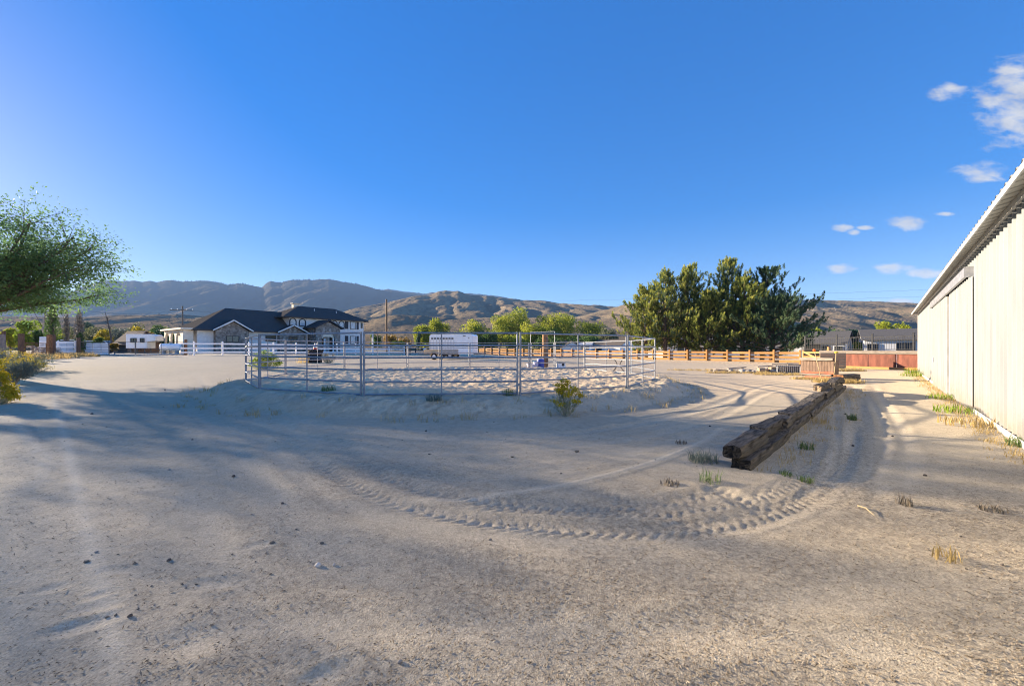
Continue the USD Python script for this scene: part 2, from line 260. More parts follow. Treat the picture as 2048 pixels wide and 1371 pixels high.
for line, w, dep, tread, pale in tracks:
    c, s = smooth_line([gp(*p) for p in line]); d, i = cKDTree(c).query(pts, distance_upper_bound=4 * w)
    ok = np.isfinite(d); d = d[ok]; sc = s[i[ok]]; p0 = pts[ok]
    ends = sst(0, .5, sc) * (1 - sst(s[-1] - .5, s[-1], sc)); brk = 0.55 + 0.9 * f3(p0[:, 0], p0[:, 1], 0.8, 21)
    h = -dep * np.exp(-(d / w) ** 2) + 0.5 * abs(dep) * np.exp(-((d - 1.7 * w) / (0.6 * w)) ** 2)
    h = 1.0 * h
    if tread: h = h + 0.010 * np.sin(2 * PI * (sc + 0.8 * d) / 0.11) * np.exp(-(d / (1.05 * w)) ** 4)
    zz = np.zeros(len(pts)); zz[ok] = h * ends * np.clip(brk + .25, 0.1, 1.3); GZ[sel] += zz
    tt = np.zeros(len(pts)); tt[ok] = pale * np.exp(-(d / (1.2 * w)) ** 2) * ends * np.clip(brk + .2, 0, 1.2); track[sel] = np.maximum(track[sel], tt)
for px, py, a, b, dep, rot in [(160, 1250, 0.14, 0.07, .035, .4), (190, 1215, .10, .06, .02, .2), (400, 1280, 0.16, 0.10, .018, -.3), (430, 1165, 0.15, 0.07, .02, 0.1), (230, 1140, .11, .05, .012, 0), (520, 1090, .12, .05, .015, .4), (650, 1350, .12, .06, .025, .6), (1120, 1225, .08, .05, .015, 0), (105, 1175, .08, .05, .018, .3), (195, 1188, .06, .04, .02, .3)]:
    x0, y0 = gp(px, py); dx, dy = GX - x0, GY - y0; u = (dx * math.cos(rot) + dy * math.sin(rot)) / a; v = (-dx * math.sin(rot) + dy * math.cos(rot)) / b; r2 = u * u + v * v
    dep *= .42; GZ += -dep * np.exp(-r2 ** 2) + 0.3 * dep * np.exp(-((np.sqrt(r2) - 1.4) / .35) ** 2); track = np.maximum(track, .5 * np.exp(-r2 ** 2))
rpen = np.hypot(GX - PEN_C[0], GY - PEN_C[1])
sand = np.maximum(1 - sst(PEN_R - 1.0, PEN_R + 0.3, rpen), 0.6 * sst(9.5, 15, GY) * (1 - sst(50, 70, GY)))
sand = np.clip(sand + 0.5 * f3(GX, GY, 0.3, 13), 0, 1)
litter = (1 - sst(3.0, 6.5, GY + 1.2 * f3(GX, GY, .6, 31))) * (0.55 + 1.6 * f3(GX, GY, 0.9, 33)) * sst(-2.2, -0.4, GX + .25 * GY) + 0.75 * sst(.1, .7, (GX - 3.0 - 0.92 * (GY - 4.8)) / 1.0 + .5 * f3(GX, GY, .8, 35)) * (1 - sst(.9, 1.8, (GX - 3.0 - 0.92 * (GY - 4.8)) / 1.0)) * (GY > 3.5) * (GY < 16)
litter = np.clip(litter * (1 - track), 0, 1)
plain = sst(75, 110, np.hypot(GX, GY * 0.9) + 25 * f3(GX, GY, 0.05, 41))
def grid_faces(ny, nx):
    i = (np.arange(ny - 1)[:, None] * nx + np.arange(nx - 1)[None]).ravel(); return np.stack([i, i + 1, i + nx + 1, i + nx], -1)
def fields(pr, **kw):
    for k, v in kw.items(): UsdGeom.PrimvarsAPI(pr).CreatePrimvar(k, Sdf.ValueTypeNames.FloatArray, 'vertex').Set(Vt.FloatArray.FromNumpy(np.asarray(v, np.float32).ravel()))
g = obj('ground', (np.stack([GX, GY, GZ], -1).reshape(-1, 3), grid_faces(*GX.shape)), 'dirt', kind='structure', label='pale sandy dirt yard crossed by curving tyre tracks', cat='ground', smooth=True)
fields(g, sand=sand, track=track, litter=litter, plain=plain)
from scipy.interpolate import RegularGridInterpolator
_gi = RegularGridInterpolator((gy, gx), GZ, bounds_error=False, fill_value=None)
def gz(x, y): return float(_gi((y, x)))
def on(x, y, dz=0.0): return (x, y, gz(x, y) + dz)

# ------------------------------------------------------------------ hills
def hills_look():
    N = {'g': ('geometry', {}), 'n1': ('noise_texture', dict(scale=0.006, detail=8.0, roughness=0.65)), 'n2': ('noise_texture', dict(scale=0.09, detail=9.0, roughness=0.78)), 'sh': ('attribute', dict(attribute='forest')), 'rk': ('attribute', dict(attribute='rock')),
         'r1': ('rgb_ramp', dict(ramp=[(0.36, (0.16, 0.125, 0.085)), (0.62, (0.29, 0.22, 0.14))])), 'r2': ('rgb_ramp', dict(ramp=[(0.46, (0.105, 0.098, 0.072)), (0.58, (1, 1, 1))])), 'm2': ('mix_color', dict(blend_type='darken', fac=0.8)),
         'mf': ('mix_color', dict(b=(0.06, 0.062, 0.06))), 'ff': ('math', dict(math_type='multiply', value2=0.85)),
         'rn': ('noise_texture', dict(scale=0.11, detail=5.0, roughness=0.7)), 'rr': ('map_range', dict(from_min=0.62, from_max=0.67, clamp=True)), 'rf': ('math', dict(math_type='multiply')), 'mr': ('mix_color', dict(b=(0.34, 0.31, 0.275))),
         'b': ('bump', dict(strength=0.9, distance=6.0)), 'p': ('principled_bsdf', dict(roughness=1.0, specular_ior_level=0.0))}
    L = [('g.position', 'n1.vector'), ('g.position', 'n2.vector'), ('g.position', 'rn.vector'), ('n1.fac', 'r1.fac'), ('n2.fac', 'r2.fac'), ('r1.color', 'm2.a'), ('r2.color', 'm2.b'), ('sh.fac', 'ff.value1'), ('ff.value', 'mf.fac'), ('m2.result', 'mf.a'),
         ('rn.fac', 'rr.value'), ('rr.result', 'rf.value1'), ('rk.fac', 'rf.value2'), ('rf.value', 'mr.fac'), ('mf.result', 'mr.a'), ('mr.result', 'p.base_color'), ('n2.fac', 'b.height'), ('b.normal', 'p.normal')]
    _mats['hill_side'] = usdkit.material(stage, '/World/Looks/hill_side', N, L, surface='p.BSDF')
hills_look()
RA = [(-900, 610), (-300, 590), (-100, 572), (0, 560), (50, 563), (76, 569), (100, 576), (137, 585), (200, 602), (300, 625), (420, 650)]
RB = [(-900, 690), (-400, 668), (-150, 640), (0, 620), (84, 602), (114, 596), (137, 586), (157, 575.5), (183, 567), (203, 562), (222, 560), (241, 563), (267, 560), (287, 563), (300, 561), (312, 564), (340, 559), (366, 563), (406, 561), (432, 563.4), (454, 569), (475, 565.4), (508, 571), (523, 574.5), (531, 568), (541, 561.5), (563, 565), (581, 560), (619, 559), (657, 558), (683, 563), (716, 567.4), (751, 577), (782, 582), (810, 586), (850, 592), (900, 604), (1000, 622), (1150, 645), (1300, 670)]
RC = [(560, 690), (640, 655), (700, 625), (750, 612), (780, 605), (807, 598), (862, 588.7), (875, 584), (892, 579.7), (911, 582.4), (917, 583), (941, 591.4), (971, 593), (1012, 598), (1053, 601), (1081, 601.6), (1103, 604), (1124, 607), (1163, 611), (1217, 614), (1242, 616), (1300, 622), (1400, 632), (1520, 650), (1650, 680)]
RD = [(600, 605), (700, 588), (740, 580), (769, 579), (777, 578), (805, 583), (846, 587), (859, 585), (900, 584.5), (944, 587), (971, 588.7), (1007, 594), (1023, 598), (1080, 606), (1200, 625), (1400, 660)]
RE = [(1150, 640), (1250, 618), (1330, 610), (1450, 603), (1580, 599), (1621, 599.6), (1676, 601), (1758, 603), (1799, 606), (1830, 609), (1900, 613), (2048, 620), (2300, 628), (2900, 640)]
us = np.unique(np.concatenate([np.linspace(-3.2, -1.3, 60), np.linspace(-1.3, 1.3, 900), np.linspace(1.3, 3.2, 60)]))
layers = [(RA, 4300, 3000, 1.1, 1, 0.06), (RB, 3200, 2050, 1.15, 1, 0.10), (RC, 1750, 800, 1.0, 0, 0.15), (RD, 3900, 2900, 1.1, 1, .08), (RE, 1150, 520, 0.85, 0, 0.14)]
ds = np.unique(np.concatenate([np.geomspace(150, 4800, 400)] + [[l[1]] for l in layers] + [np.linspace(l[2], l[1], 60) for l in layers[1:3]]))
U, D = np.meshgrid(us, ds); HX, HYY = U * D, D
fan = 0.5 + 0.006 * np.clip(D - 40, 0, 140) + (0.083 - 0.03 * sst(.2, .9, U)) * np.clip(D - 190, 0, 1900) * (0.75 + 0.25 * sst(200, 1500, D)) + 0.02 * np.clip(D - 2090, 0, 1e4) + 3.5 * f3(HX, HYY, 0.006, 61) * sst(250, 700, D)
fan = fan - 2.5 * (1 - sst(180, 330, D)); HZ = fan.copy(); forest = np.zeros_like(HZ); rock = np.zeros_like(HZ)
for k, (ridge, Zr, Zb, pw, fr, amp) in enumerate(layers):
    rx = np.array([p[0] for p in ridge], float); ry = np.array([p[1] for p in ridge], float)
    top = HC + (HY - np.interp(us * F + CX, rx, ry)) / F * Zr
    jag = meshkit.fbm(np.stack([us * Zr / 45, us * 0, us * 0 + k], -1), 4, 70 + k) - .5
    top = (top + jag * (0.004 * Zr))[None]
    fb = np.interp(Zb, ds, fan[:, len(us) // 2]) * 0 + 0.5
    t = np.clip((D - Zb) / (Zr - Zb), 0, 1)
    lo = fan * (1 - t) + np.minimum(top, fan) * 0
    prof = t ** pw
    n = 2 * np.abs(meshkit.fbm(np.stack([HX / (0.11 * Zr) + 0.25 * HYY / (0.3 * Zr), HYY / (0.30 * Zr), np.full_like(HX, k * 5.3)], -1), 5, 80 + k) - 0.5)
    n2 = meshkit.fbm(np.stack([HX / (0.035 * Zr), HYY / (0.09 * Zr), np.full_like(HX, k * 2.1)], -1), 4, 90 + k) - 0.5
    gap = np.maximum(top - fan, 0)
    z = fan + gap * prof + gap * amp * (3.2 * (n - 0.22) + 1.6 * n2) * np.sin(PI * np.clip(t, 0, 1) ** 0.8) * (t < 1)
    back = D > Zr; z = np.where(back, top - (D - Zr) * 0.45, z)
    z = np.where(t > 0, z, -50); up = z > HZ; forest = np.where(up, fr * sst(.12, .4, t) + 0.0, forest); rock = np.where(up, (1.0 if k == 4 else 0.25 if k == 1 else 0.1) * sst(.15, .5, t) * (1 - sst(.85, 1, t)), rock); HZ = np.maximum(HZ, z)
hl = obj('hills', (np.stack([HX, HYY, HZ], -1).reshape(-1, 3), grid_faces(*HX.shape)), 'hill_side', kind='structure', label='dry brown hills and a blue shaded mountain ridge behind the sage plain', cat='hills', smooth=True)
fields(hl, forest=forest, rock=rock)
_hi = RegularGridInterpolator((ds, us), HZ, bounds_error=False, fill_value=None)
def hz(x, y): return float(_hi((y, x / y)))

# ------------------------------------------------------------------ object materials
mat('galvanised', (0.15, 0.165, 0.19), (0.28, 0.295, 0.32), scale=9, rough=0.45, metal=0.25, bump=0.05, spec=0.5, c3=(0.24, 0.235, 0.23), s3=6, lo3=.6, hi3=.75)
def barn_look():
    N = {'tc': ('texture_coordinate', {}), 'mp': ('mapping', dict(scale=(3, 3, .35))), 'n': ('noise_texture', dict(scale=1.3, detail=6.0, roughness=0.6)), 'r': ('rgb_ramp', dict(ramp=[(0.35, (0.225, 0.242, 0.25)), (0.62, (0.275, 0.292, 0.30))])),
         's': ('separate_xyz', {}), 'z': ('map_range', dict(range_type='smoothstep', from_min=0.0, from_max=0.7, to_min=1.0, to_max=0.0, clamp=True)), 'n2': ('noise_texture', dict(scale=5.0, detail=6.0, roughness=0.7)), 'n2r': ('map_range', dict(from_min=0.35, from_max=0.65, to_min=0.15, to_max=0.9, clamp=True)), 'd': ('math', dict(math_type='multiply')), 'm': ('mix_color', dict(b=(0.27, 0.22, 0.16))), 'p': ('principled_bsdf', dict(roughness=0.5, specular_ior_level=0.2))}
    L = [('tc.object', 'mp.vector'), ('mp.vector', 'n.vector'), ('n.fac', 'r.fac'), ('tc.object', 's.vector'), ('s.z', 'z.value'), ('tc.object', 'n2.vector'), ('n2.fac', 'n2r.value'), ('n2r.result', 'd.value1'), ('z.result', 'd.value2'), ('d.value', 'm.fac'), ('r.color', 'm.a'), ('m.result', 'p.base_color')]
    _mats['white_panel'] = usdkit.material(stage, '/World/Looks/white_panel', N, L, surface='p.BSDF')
barn_look()
mat('white_metal_trim', (0.46, 0.455, 0.43), (0.58, 0.57, 0.55), scale=3, rough=0.5, bump=0.05)
mat('roof_panel', (0.34, 0.33, 0.30), (0.43, 0.42, 0.385), scale=2, rough=0.45, bump=0.03, spec=0.4)
mat('dark_gap', (0.02, 0.02, 0.02), (0.035, 0.033, 0.03), rough=0.9, bump=0)
mat('track_metal', (0.34, 0.35, 0.37), (0.5, 0.5, 0.52), scale=7, rough=0.4, metal=0.6, bump=0.05)
mat('tie_wood', (0.02, 0.0175, 0.015), (0.155, 0.132, 0.108), scale=3.4, rough=0.95, bump=1.0, bdist=0.05, stretch=(1.0, 7.5, 7.5), detail=9, lo=.36, hi=.6, c3=(0.12, 0.112, 0.102), s3=1.1, lo3=.48, hi3=.66, vary=.2)
mat('charred_wood', (0.006, 0.006, 0.007), (0.035, 0.033, 0.032), scale=9, rough=0.7, bump=1.0, bdist=0.04, stretch=(2, 5, 5), lo=.4, hi=.7)
mat('rust_wood', (0.13, 0.05, 0.02), (0.34, 0.17, 0.07), scale=7, bump=.6)
mat('cedar', (0.32, 0.155, 0.05), (0.50, 0.275, 0.105), scale=5, bump=0.3, stretch=(1, 9, 9), vary=.16, detail=6, c3=(.25, .15, .08), s3=1.4, lo3=.58, hi3=.75)
mat('grey_wood', (0.15, 0.125, 0.10), (0.33, 0.28, 0.23), scale=4, bump=0.5, stretch=(1, 8, 8), vary=.2)
mat('tan_wood', (0.30, 0.21, 0.13), (0.42, 0.31, 0.20), scale=4, bump=0.3, stretch=(1, 8, 8), vary=.12)
mat('brown_post', (0.065, 0.038, 0.024), (0.17, 0.10, 0.06), scale=5, bump=0.5, stretch=(8, 8, 1), vary=.2)
mat('pole_wood', (0.16, 0.085, 0.04), (0.33, 0.19, 0.095), scale=4, bump=0.5, stretch=(9, 9, 1))
mat('grey_pole', (0.085, 0.07, 0.058), (0.17, 0.145, 0.12), scale=4, bump=0.4, stretch=(9, 9, 1))
mat('white_vinyl', (0.74, 0.75, 0.76), (0.80, 0.80, 0.80), scale=2, rough=0.4, bump=0.02)
mat('grey_vinyl', (0.50, 0.52, 0.55), (0.60, 0.62, 0.64), scale=2, rough=0.5, bump=0.02)
mat('black_iron', (0.014, 0.015, 0.017), (0.03, 0.03, 0.033), scale=8, rough=0.5, bump=0.05)
mat('gate_steel', (0.07, 0.075, 0.085), (0.14, 0.145, 0.155), scale=8, rough=0.5, metal=.4, bump=0.05)
mat('stucco', (0.60, 0.60, 0.585), (0.70, 0.695, 0.68), scale=3, bump=0.15, bscale=40)
mat('cream_stucco', (0.60, 0.53, 0.42), (0.70, 0.63, 0.52), scale=3, bump=0.15)
mat('house_stone', (0.11, 0.095, 0.08), (0.30, 0.26, 0.225), scale=2.6, bump=0.7, bdist=.05, detail=8, c3=(.36, .34, .31), s3=2.2, lo3=.55, hi3=.66)
mat('shingle_dark', (0.048, 0.046, 0.045), (0.092, 0.088, 0.086), scale=11, spec=0.0, bump=0.5, stretch=(1, 1, 4), rough=.9)
mat('shingle_grey', (0.07, 0.068, 0.066), (0.13, 0.125, 0.12), scale=9, bump=0.4, stretch=(1, 1, 4), rough=.9)
mat('shingle_brown', (0.085, 0.07, 0.055), (0.14, 0.115, 0.09), scale=9, bump=0.4, stretch=(1, 1, 4), rough=.9)
mat('white_siding', (0.62, 0.63, 0.65), (0.72, 0.73, 0.74), scale=2, bump=0.1, stretch=(1, 1, 6))
mat('navy_shutter', (0.015, 0.021, 0.032), (0.03, 0.036, 0.05), scale=8, bump=.1, rough=.6)
mat('frame_dark', (0.02, 0.022, 0.026), (0.04, 0.042, 0.046), scale=8, bump=0, rough=.5)
mat('pane_dark', (0.03, 0.035, 0.04), (0.05, 0.055, 0.06), scale=3, bump=0, rough=.06, spec=.8)
mat('pane_pale', (0.34, 0.37, 0.41), (0.50, 0.53, 0.57), scale=2, bump=0, rough=.08, spec=.8)
mat('door_brown', (0.11, 0.06, 0.03), (0.22, 0.12, 0.06), scale=5, bump=.2)
mat('rubber', (0.012, 0.012, 0.013), (0.03, 0.03, 0.031), scale=12, rough=.8, bump=.3)
mat('cone_red', (0.62, 0.045, 0.03), (0.74, 0.08, 0.05), scale=6, bump=.05, rough=.5)
mat('cone_white', (0.75, 0.75, 0.74), (0.82, 0.82, 0.82), scale=6, bump=.02, rough=.5)
mat('trailer_white', (0.72, 0.72, 0.71), (0.80, 0.80, 0.79), scale=2, rough=.3, bump=.02, spec=.5)
mat('trailer_tan', (0.42, 0.30, 0.17), (0.56, 0.42, 0.26), scale=3, bump=.15)
mat('trailer_grey', (0.25, 0.24, 0.22), (0.36, 0.34, 0.31), scale=3, bump=.15)
mat('barrel_blue', (0.03, 0.05, 0.27), (0.06, 0.09, 0.36), scale=5, bump=.05, rough=.45)
mat('tub_lilac', (0.48, 0.47, 0.62), (0.6, 0.6, 0.72), scale=5, bump=.05, rough=.5)
mat('red_steel', (0.52, 0.075, 0.035), (0.68, 0.14, 0.07), scale=6, bump=.15, rough=.6, c3=(.3, .12, .07), s3=5, lo3=.55, hi3=.7)
mat('orange_ball', (0.8, 0.12, 0.01), (0.85, 0.17, 0.02), bump=.02, rough=.5)
mat('yellow_tag', (0.7, 0.55, 0.03), (0.78, 0.62, 0.06), bump=.02, rough=.5)
mat('stake_tan', (0.5, 0.38, 0.2), (0.62, 0.5, 0.3), bump=.1)
mat('brown_planks', (0.13, 0.085, 0.06), (0.24, 0.165, 0.12), scale=4, bump=.3, stretch=(8, 8, 1), vary=.15)
mat('rust_sheet', (0.12, 0.04, 0.026), (0.23, 0.08, 0.05), scale=1.5, bump=.25, stretch=(2.5, 2.5, .6), detail=7, rough=.75, c3=(.07, .03, .02), s3=1.1, lo3=.55, hi3=.75, vary=.1)
mat('stone_grey', (0.19, 0.175, 0.16), (0.37, 0.34, 0.30), scale=6, bump=.6, vary=.25)
mat('stone_pale', (0.40, 0.37, 0.33), (0.58, 0.55, 0.5), scale=9, bump=.4, vary=.2)
mat('clod', (0.05, 0.043, 0.036), (0.12, 0.10, 0.085), scale=30, bump=.6)
mat('concrete', (0.30, 0.30, 0.30), (0.42, 0.42, 0.41), scale=6, bump=.3)
mat('asphalt', (0.10, 0.105, 0.115), (0.155, 0.16, 0.17), scale=12, bump=.2)
mat('bark', (0.055, 0.043, 0.033), (0.15, 0.12, 0.095), scale=6, bump=.9, bdist=.05, stretch=(5, 5, 1))
mat('pine_bark', (0.10, 0.065, 0.045), (0.23, 0.16, 0.115), scale=6, bump=.9, bdist=.05, stretch=(5, 5, 1.5))
mat('pale_stem', (0.30, 0.28, 0.22), (0.48, 0.45, 0.36), bump=.1)
mat('bulb', (0.7, 0.66, 0.58), (0.8, 0.76, 0.7), bump=0, rough=.2)
mat('car_dark', (0.014, 0.022, 0.045), (0.025, 0.035, 0.06), bump=0, rough=.25, spec=.6)
mat('rust_mesh', (0.10, 0.045, 0.022), (0.2, 0.10, 0.05), scale=8, bump=.3)
leafmat('elm_leaf', (0.10, 0.19, 0.08), (0.26, 0.38, 0.11), patch=.5, trans=.5, c3=(.36, .30, .04), lo=.36, hi=.66)
leafmat('willow_leaf', (0.27, 0.31, 0.03), (0.66, 0.62, 0.07), patch=.22, trans=.4, lo=.34, hi=.66)
leafmat('green_leaf', (0.07, 0.13, 0.03), (0.20, 0.29, 0.06), patch=.25, lo=.36, hi=.66)
leafmat('dark_leaf', (0.03, 0.075, 0.05), (0.08, 0.14, 0.075), patch=.3, lo=.36, hi=.66)
leafmat('olive_leaf', (0.13, 0.15, 0.07), (0.28, 0.28, 0.12), patch=.3)
leafmat('yellow_leaf', (0.28, 0.23, 0.015), (0.55, 0.40, 0.02), patch=.4, lo=.34, hi=.6)
leafmat('orange_leaf', (0.24, 0.16, 0.03), (0.50, 0.26, 0.03), patch=.5)
leafmat('pine_tips', (0.26, 0.29, 0.06), (0.66, 0.60, 0.14), patch=.7, trans=.45, rough=.6, lo=.34, hi=.66)
leafmat('pine_tips_dark', (0.07, 0.12, 0.06), (0.22, 0.26, 0.09), patch=.7, trans=.4, rough=.6)
leafmat('pine_needles', (0.085, 0.125, 0.035), (0.40, 0.38, 0.085), patch=.55, trans=.42, rough=.6, lo=.36, hi=.66)
leafmat('pine_needles_dark', (0.08, 0.135, 0.07), (0.28, 0.31, 0.11), patch=.5, trans=.25, rough=.6)
leafmat('sage_leaf', (0.115, 0.15, 0.125), (0.22, 0.26, 0.215), patch=1.5, trans=.2)
leafmat('rabbit_flower', (0.45, 0.36, 0.02), (0.68, 0.52, 0.04), patch=4, trans=.25, rough=.8)
leafmat('rabbit_leaf', (0.20, 0.24, 0.11), (0.38, 0.41, 0.18), patch=4, trans=.25, rough=.8)
leafmat('dry_straw', (0.46, 0.34, 0.14), (0.72, 0.56, 0.28), patch=2, trans=.4, rough=.8)
leafmat('weed_leaf', (0.12, 0.18, 0.06), (0.26, 0.33, 0.12), patch=3, trans=.3)
leafmat('lime_leaf', (0.17, 0.25, 0.025), (0.36, 0.43, 0.05), patch=3, trans=.4)
leafmat('dead_twig', (0.20, 0.165, 0.12), (0.36, 0.30, 0.22), patch=2, trans=.0)
leafmat('chip', (0.15, 0.115, 0.075), (0.62, 0.52, 0.38), patch=30, trans=.0, rough=.9, lo=.30, hi=.70)

# ------------------------------------------------------------------ round pen
def sized(p, k=0.02): return p
def panel_parts(t, L=3.58, gate=False):
    H = 1.5; zs = [0.035, 0.325, 0.61, 0.895, 1.18, 1.475]
    def upright(name, x, r=.025, h=H, z0=-.12): obj(name, MB().tube([(x, 0, z0), (x, 0, h)], r, 8), 'galvanised', t, smooth=40)
    def rails(a, b):
        for z in zs: obj('rail', MB().tube([(a, 0, z), (b, 0, z)], .0205, 8), 'galvanised', t, smooth=40)
    upright('end_post', 0.0); upright('end_post', L)
    if not gate:
        upright('middle_post', L / 2, .017, 1.46, -.06); rails(0, L)
        for x in (0, L):
            for z in (.25, 1.2): obj('pin_lug', MB().box((x + (0.035 if x else -0.035), 0, z), (.05, .03, .05), ch=.006), 'galvanised', t)
    else:
        g0 = L - 1.72; upright('middle_post', g0 - .06, .022)
        rails(0, g0 - .06)
        b = MB().tube([(g0, 0, -.1), (g0, 0, 2.1)], .024, 8).tube([(L - .045, 0, -.1), (L - .045, 0, 2.1)], .024, 8).tube([(g0, 0, 2.1), (L - .045, 0, 2.1)], .024, 8)
        obj('gate_bow', b, 'galvanised', t, smooth=40)
        gt = obj('gate_frame', MB().tube([(g0 + .07, 0, .06), (g0 + .07, 0, 1.48)], .02, 8).tube([(L - .12, 0, .06), (L - .12, 0, 1.48)], .02, 8), 'galvanised', t, smooth=40)
        for z in zs[:1] + zs[1:]: obj('gate_rail', MB().tube([(g0 + .07, 0, z), (L - .12, 0, z)], .017, 8), 'galvanised', gt, smooth=40)
places = ['nearest panel, facing the camera', 'front right panel beside the rabbitbrush', 'right side panel', 'far right panel seen edge on', 'back right panel in front of the black feeder', None, 'back panel in front of the blue barrel', 'back panel in front of the horse trailer', 'back panel left of the horse trailer', 'back left panel behind the tyre stack', 'back left panel in front of the green rabbitbrush', 'far left panel seen edge on', 'front left panel']
proto = None
for i in range(13):
    a0 = PEN_ROT + 2 * PI / 13 * (i - 0.5); a1 = a0 + 2 * PI / 13
    p0 = PEN_C + PEN_R * np.array([math.sin(a0), -math.cos(a0)]); p1 = PEN_C + PEN_R * np.array([math.sin(a1), -math.cos(a1)])
    d = (p1 - p0) / np.linalg.norm(p1 - p0); rz = math.atan2(d[1], d[0]); o = p0 + d * 0.04
    loc = (o[0], o[1], PEN_Z)
    if i == 5:
        t = thing('corral_gate', 'round pen panel with a tall walk-through gate frame', 'panel', loc, rz, 'panels of the round pen'); panel_parts(t, gate=True); continue
    lab = 'galvanised steel pipe round pen panel, ' + places[i]
    if proto is None: proto = thing('corral_fence', lab, 'panel', loc, rz, 'panels of the round pen'); panel_parts(proto)
    else: dup(proto, lab, loc, rz)

# ------------------------------------------------------------------ white metal barn
E2, N2 = WALL_E, WALL_N
barn_rz = math.atan2(-E2[1], -E2[0])               # local x runs from the far corner towards the camera, local -y is outwards
def make_barn():
    # local frame: x along the wall from the far corner towards the camera; y into the barn
    ex = -E2; ey = np.array([-ex[1], ex[0]]);                      # left normal of ex
    t = thing('metal_barn', 'long white ribbed metal barn with a sliding door on the right', 'barn', (WALL_FAR[0], WALL_FAR[1], 0.0), barn_rz)
    out = 1.0 if np.dot(ey, N2) > 0 else -1.0                       # y sign that points outwards
    H, W = 3.63, 11.0
    def ribbed(x0, x1, z0, z1, y0, step=.3048, rib=.042):
        prof = []; x = x0
        while x < x1 - 1e-6:
            for dx, yy in ((0, 0), (.225, 0), (.245, rib), (.285, rib), (.3048, 0)):
                if x + dx <= x1 + 1e-6: prof.append((x + dx, y0 + out * yy))
            x += step
        p = []; [p.append(c) for c in prof if not p or abs(c[0] - p[-1][0]) > 1e-5]
        if p[-1][0] < x1 - 1e-4: p.append((x1, y0))
        p = np.array(p); k = len(p)
        v = np.vstack([np.c_[p, np.full(k, z0)], np.c_[p, np.full(k, z1)]]); f = [[i, i + 1, k + i + 1, k + i] for i in range(k - 1)]
        return MB().add(v, f)
    x = 0.0
    while x < 34.0:
        x1 = x + .9144; m = (x + x1) / 2
        if 11.0 < m < 20.3: obj('wall_panel', ribbed(x, x1, 3.02, H + .1, 0.0), 'white_panel', t)
        else: obj('wall_panel', ribbed(x, x1, -.15, H + .1, 0.0), 'white_panel', t)
        x = x1
    dk = obj('door_opening', MB().box((15.6, -out * .25, 1.45), (9.6, .04, 3.1)), 'dark_gap', t)
    dl = obj('sliding_door', ribbed(11.1, 15.75, .04, 3.04, out * .085), 'white_panel', t); obj('door_frame', MB().box((15.77, out * .06, 1.54), (.05, .09, 3.0)).box((11.08, out * .06, 1.54), (.05, .09, 3.0)).box((13.4, out * .05, .05), (4.6, .05, .06)), 'white_metal_trim', dl)
    obj('latch', MB().box((11.5, out * .13, 1.02), (.06, .05, .16), ch=.01).box((11.55, out * .135, .93), (.14, .03, .035), ch=.01), 'track_metal', dl)
    dr = obj('sliding_door', ribbed(16.2, 20.35, .04, 3.04, out * .06), 'white_panel', t); obj('door_frame', MB().box((16.18, out * .045, 1.54), (.05, .08, 3.0)), 'white_metal_trim', dr)
    tr = MB().box((15.4, out * .16, 3.16), (9.5, .02, .24)).box((15.4, out * .10, 3.27), (9.5, .14, .02)).box((15.4, out * .15, 3.055), (9.5, .05, .02)).box((20.15, out * .09, 3.16), (.02, .16, .24)).box((10.65, out * .09, 3.16), (.02, .16, .24))
    obj('door_track', tr, 'track_metal', t)
    obj('corner_trim', MB().box((-.03, out * .02, H / 2), (.10, .10, H + .2)), 'white_metal_trim', t)
    obj('base_trim', MB().box((5.5, out * .05, .0), (11, .012, .2)), 'white_metal_trim', t); obj('base_trim', MB().box((27.1, out * .05, .0), (13.7, .012, .2)), 'white_metal_trim', t)
    # gable end and back
    obj('gable_wall', MB().poly([(-.02, 0, -.15), (-.02, -out * W, -.15), (-.02, -out * W, H), (-.02, -out * W / 2, H + .25 * W / 2), (-.02, 0, H)]), 'white_panel', t)
    obj('back_wall', MB().box((17, -out * W, H / 2), (34, .06, H + .2)), 'white_panel', t)
    # roof panels, ribs running down the slope, overhanging 0.3 m
    sl = .25; oh = .32; x = -.35
    while x < 34.2:
        prof = []
        for r in range(3):
            for dx, zz in ((0, 0), (.215, 0), (.24, .035), (.28, .035), (.3048, 0)): prof.append((x + r * .3048 + dx, zz))
        p = []; [p.append(c) for c in prof if not p or abs(c[0] - p[-1][0]) > 1e-5]
        p = np.array(p); k = len(p)
        a = np.c_[p[:, 0], np.full(k, out * oh), H - oh * sl + .03 + p[:, 1]]; b = np.c_[p[:, 0], np.full(k, -out * W / 2), H + W / 2 * sl + .03 + p[:, 1]]; c = np.c_[p[:, 0], np.full(k, -out * (W + oh)), H - oh * sl + .03 + p[:, 1]]
        v = np.vstack([a, b, c]); f = [[i, i + 1, k + i + 1, k + i] for i in range(k - 1)] + [[k + i, k + i + 1, 2 * k + i + 1, 2 * k + i] for i in range(k - 1)]
        obj('roof_panel', MB().add(v, f), 'roof_panel', t); x += .9144
    obj('eave_trim', MB().bar((-.35, out * (oh - .01), H - oh * sl - .02), (34.2, out * (oh - .01), H - oh * sl - .02), .02, .085), 'white_metal_trim', t)
    obj('barge_trim', MB().bar((-.36, out * oh, H - oh * sl - .0), (-.36, -out * W / 2, H + W / 2 * sl), .02, .14).bar((-.36, -out * W / 2, H + W / 2 * sl), (-.36, -out * (W + oh), H - oh * sl), .02, .14), 'white_metal_trim', t)
    obj('purlin', MB().box((17, out * .05, H - .03), (34, .05, .10)), 'white_metal_trim', t)
make_barn()

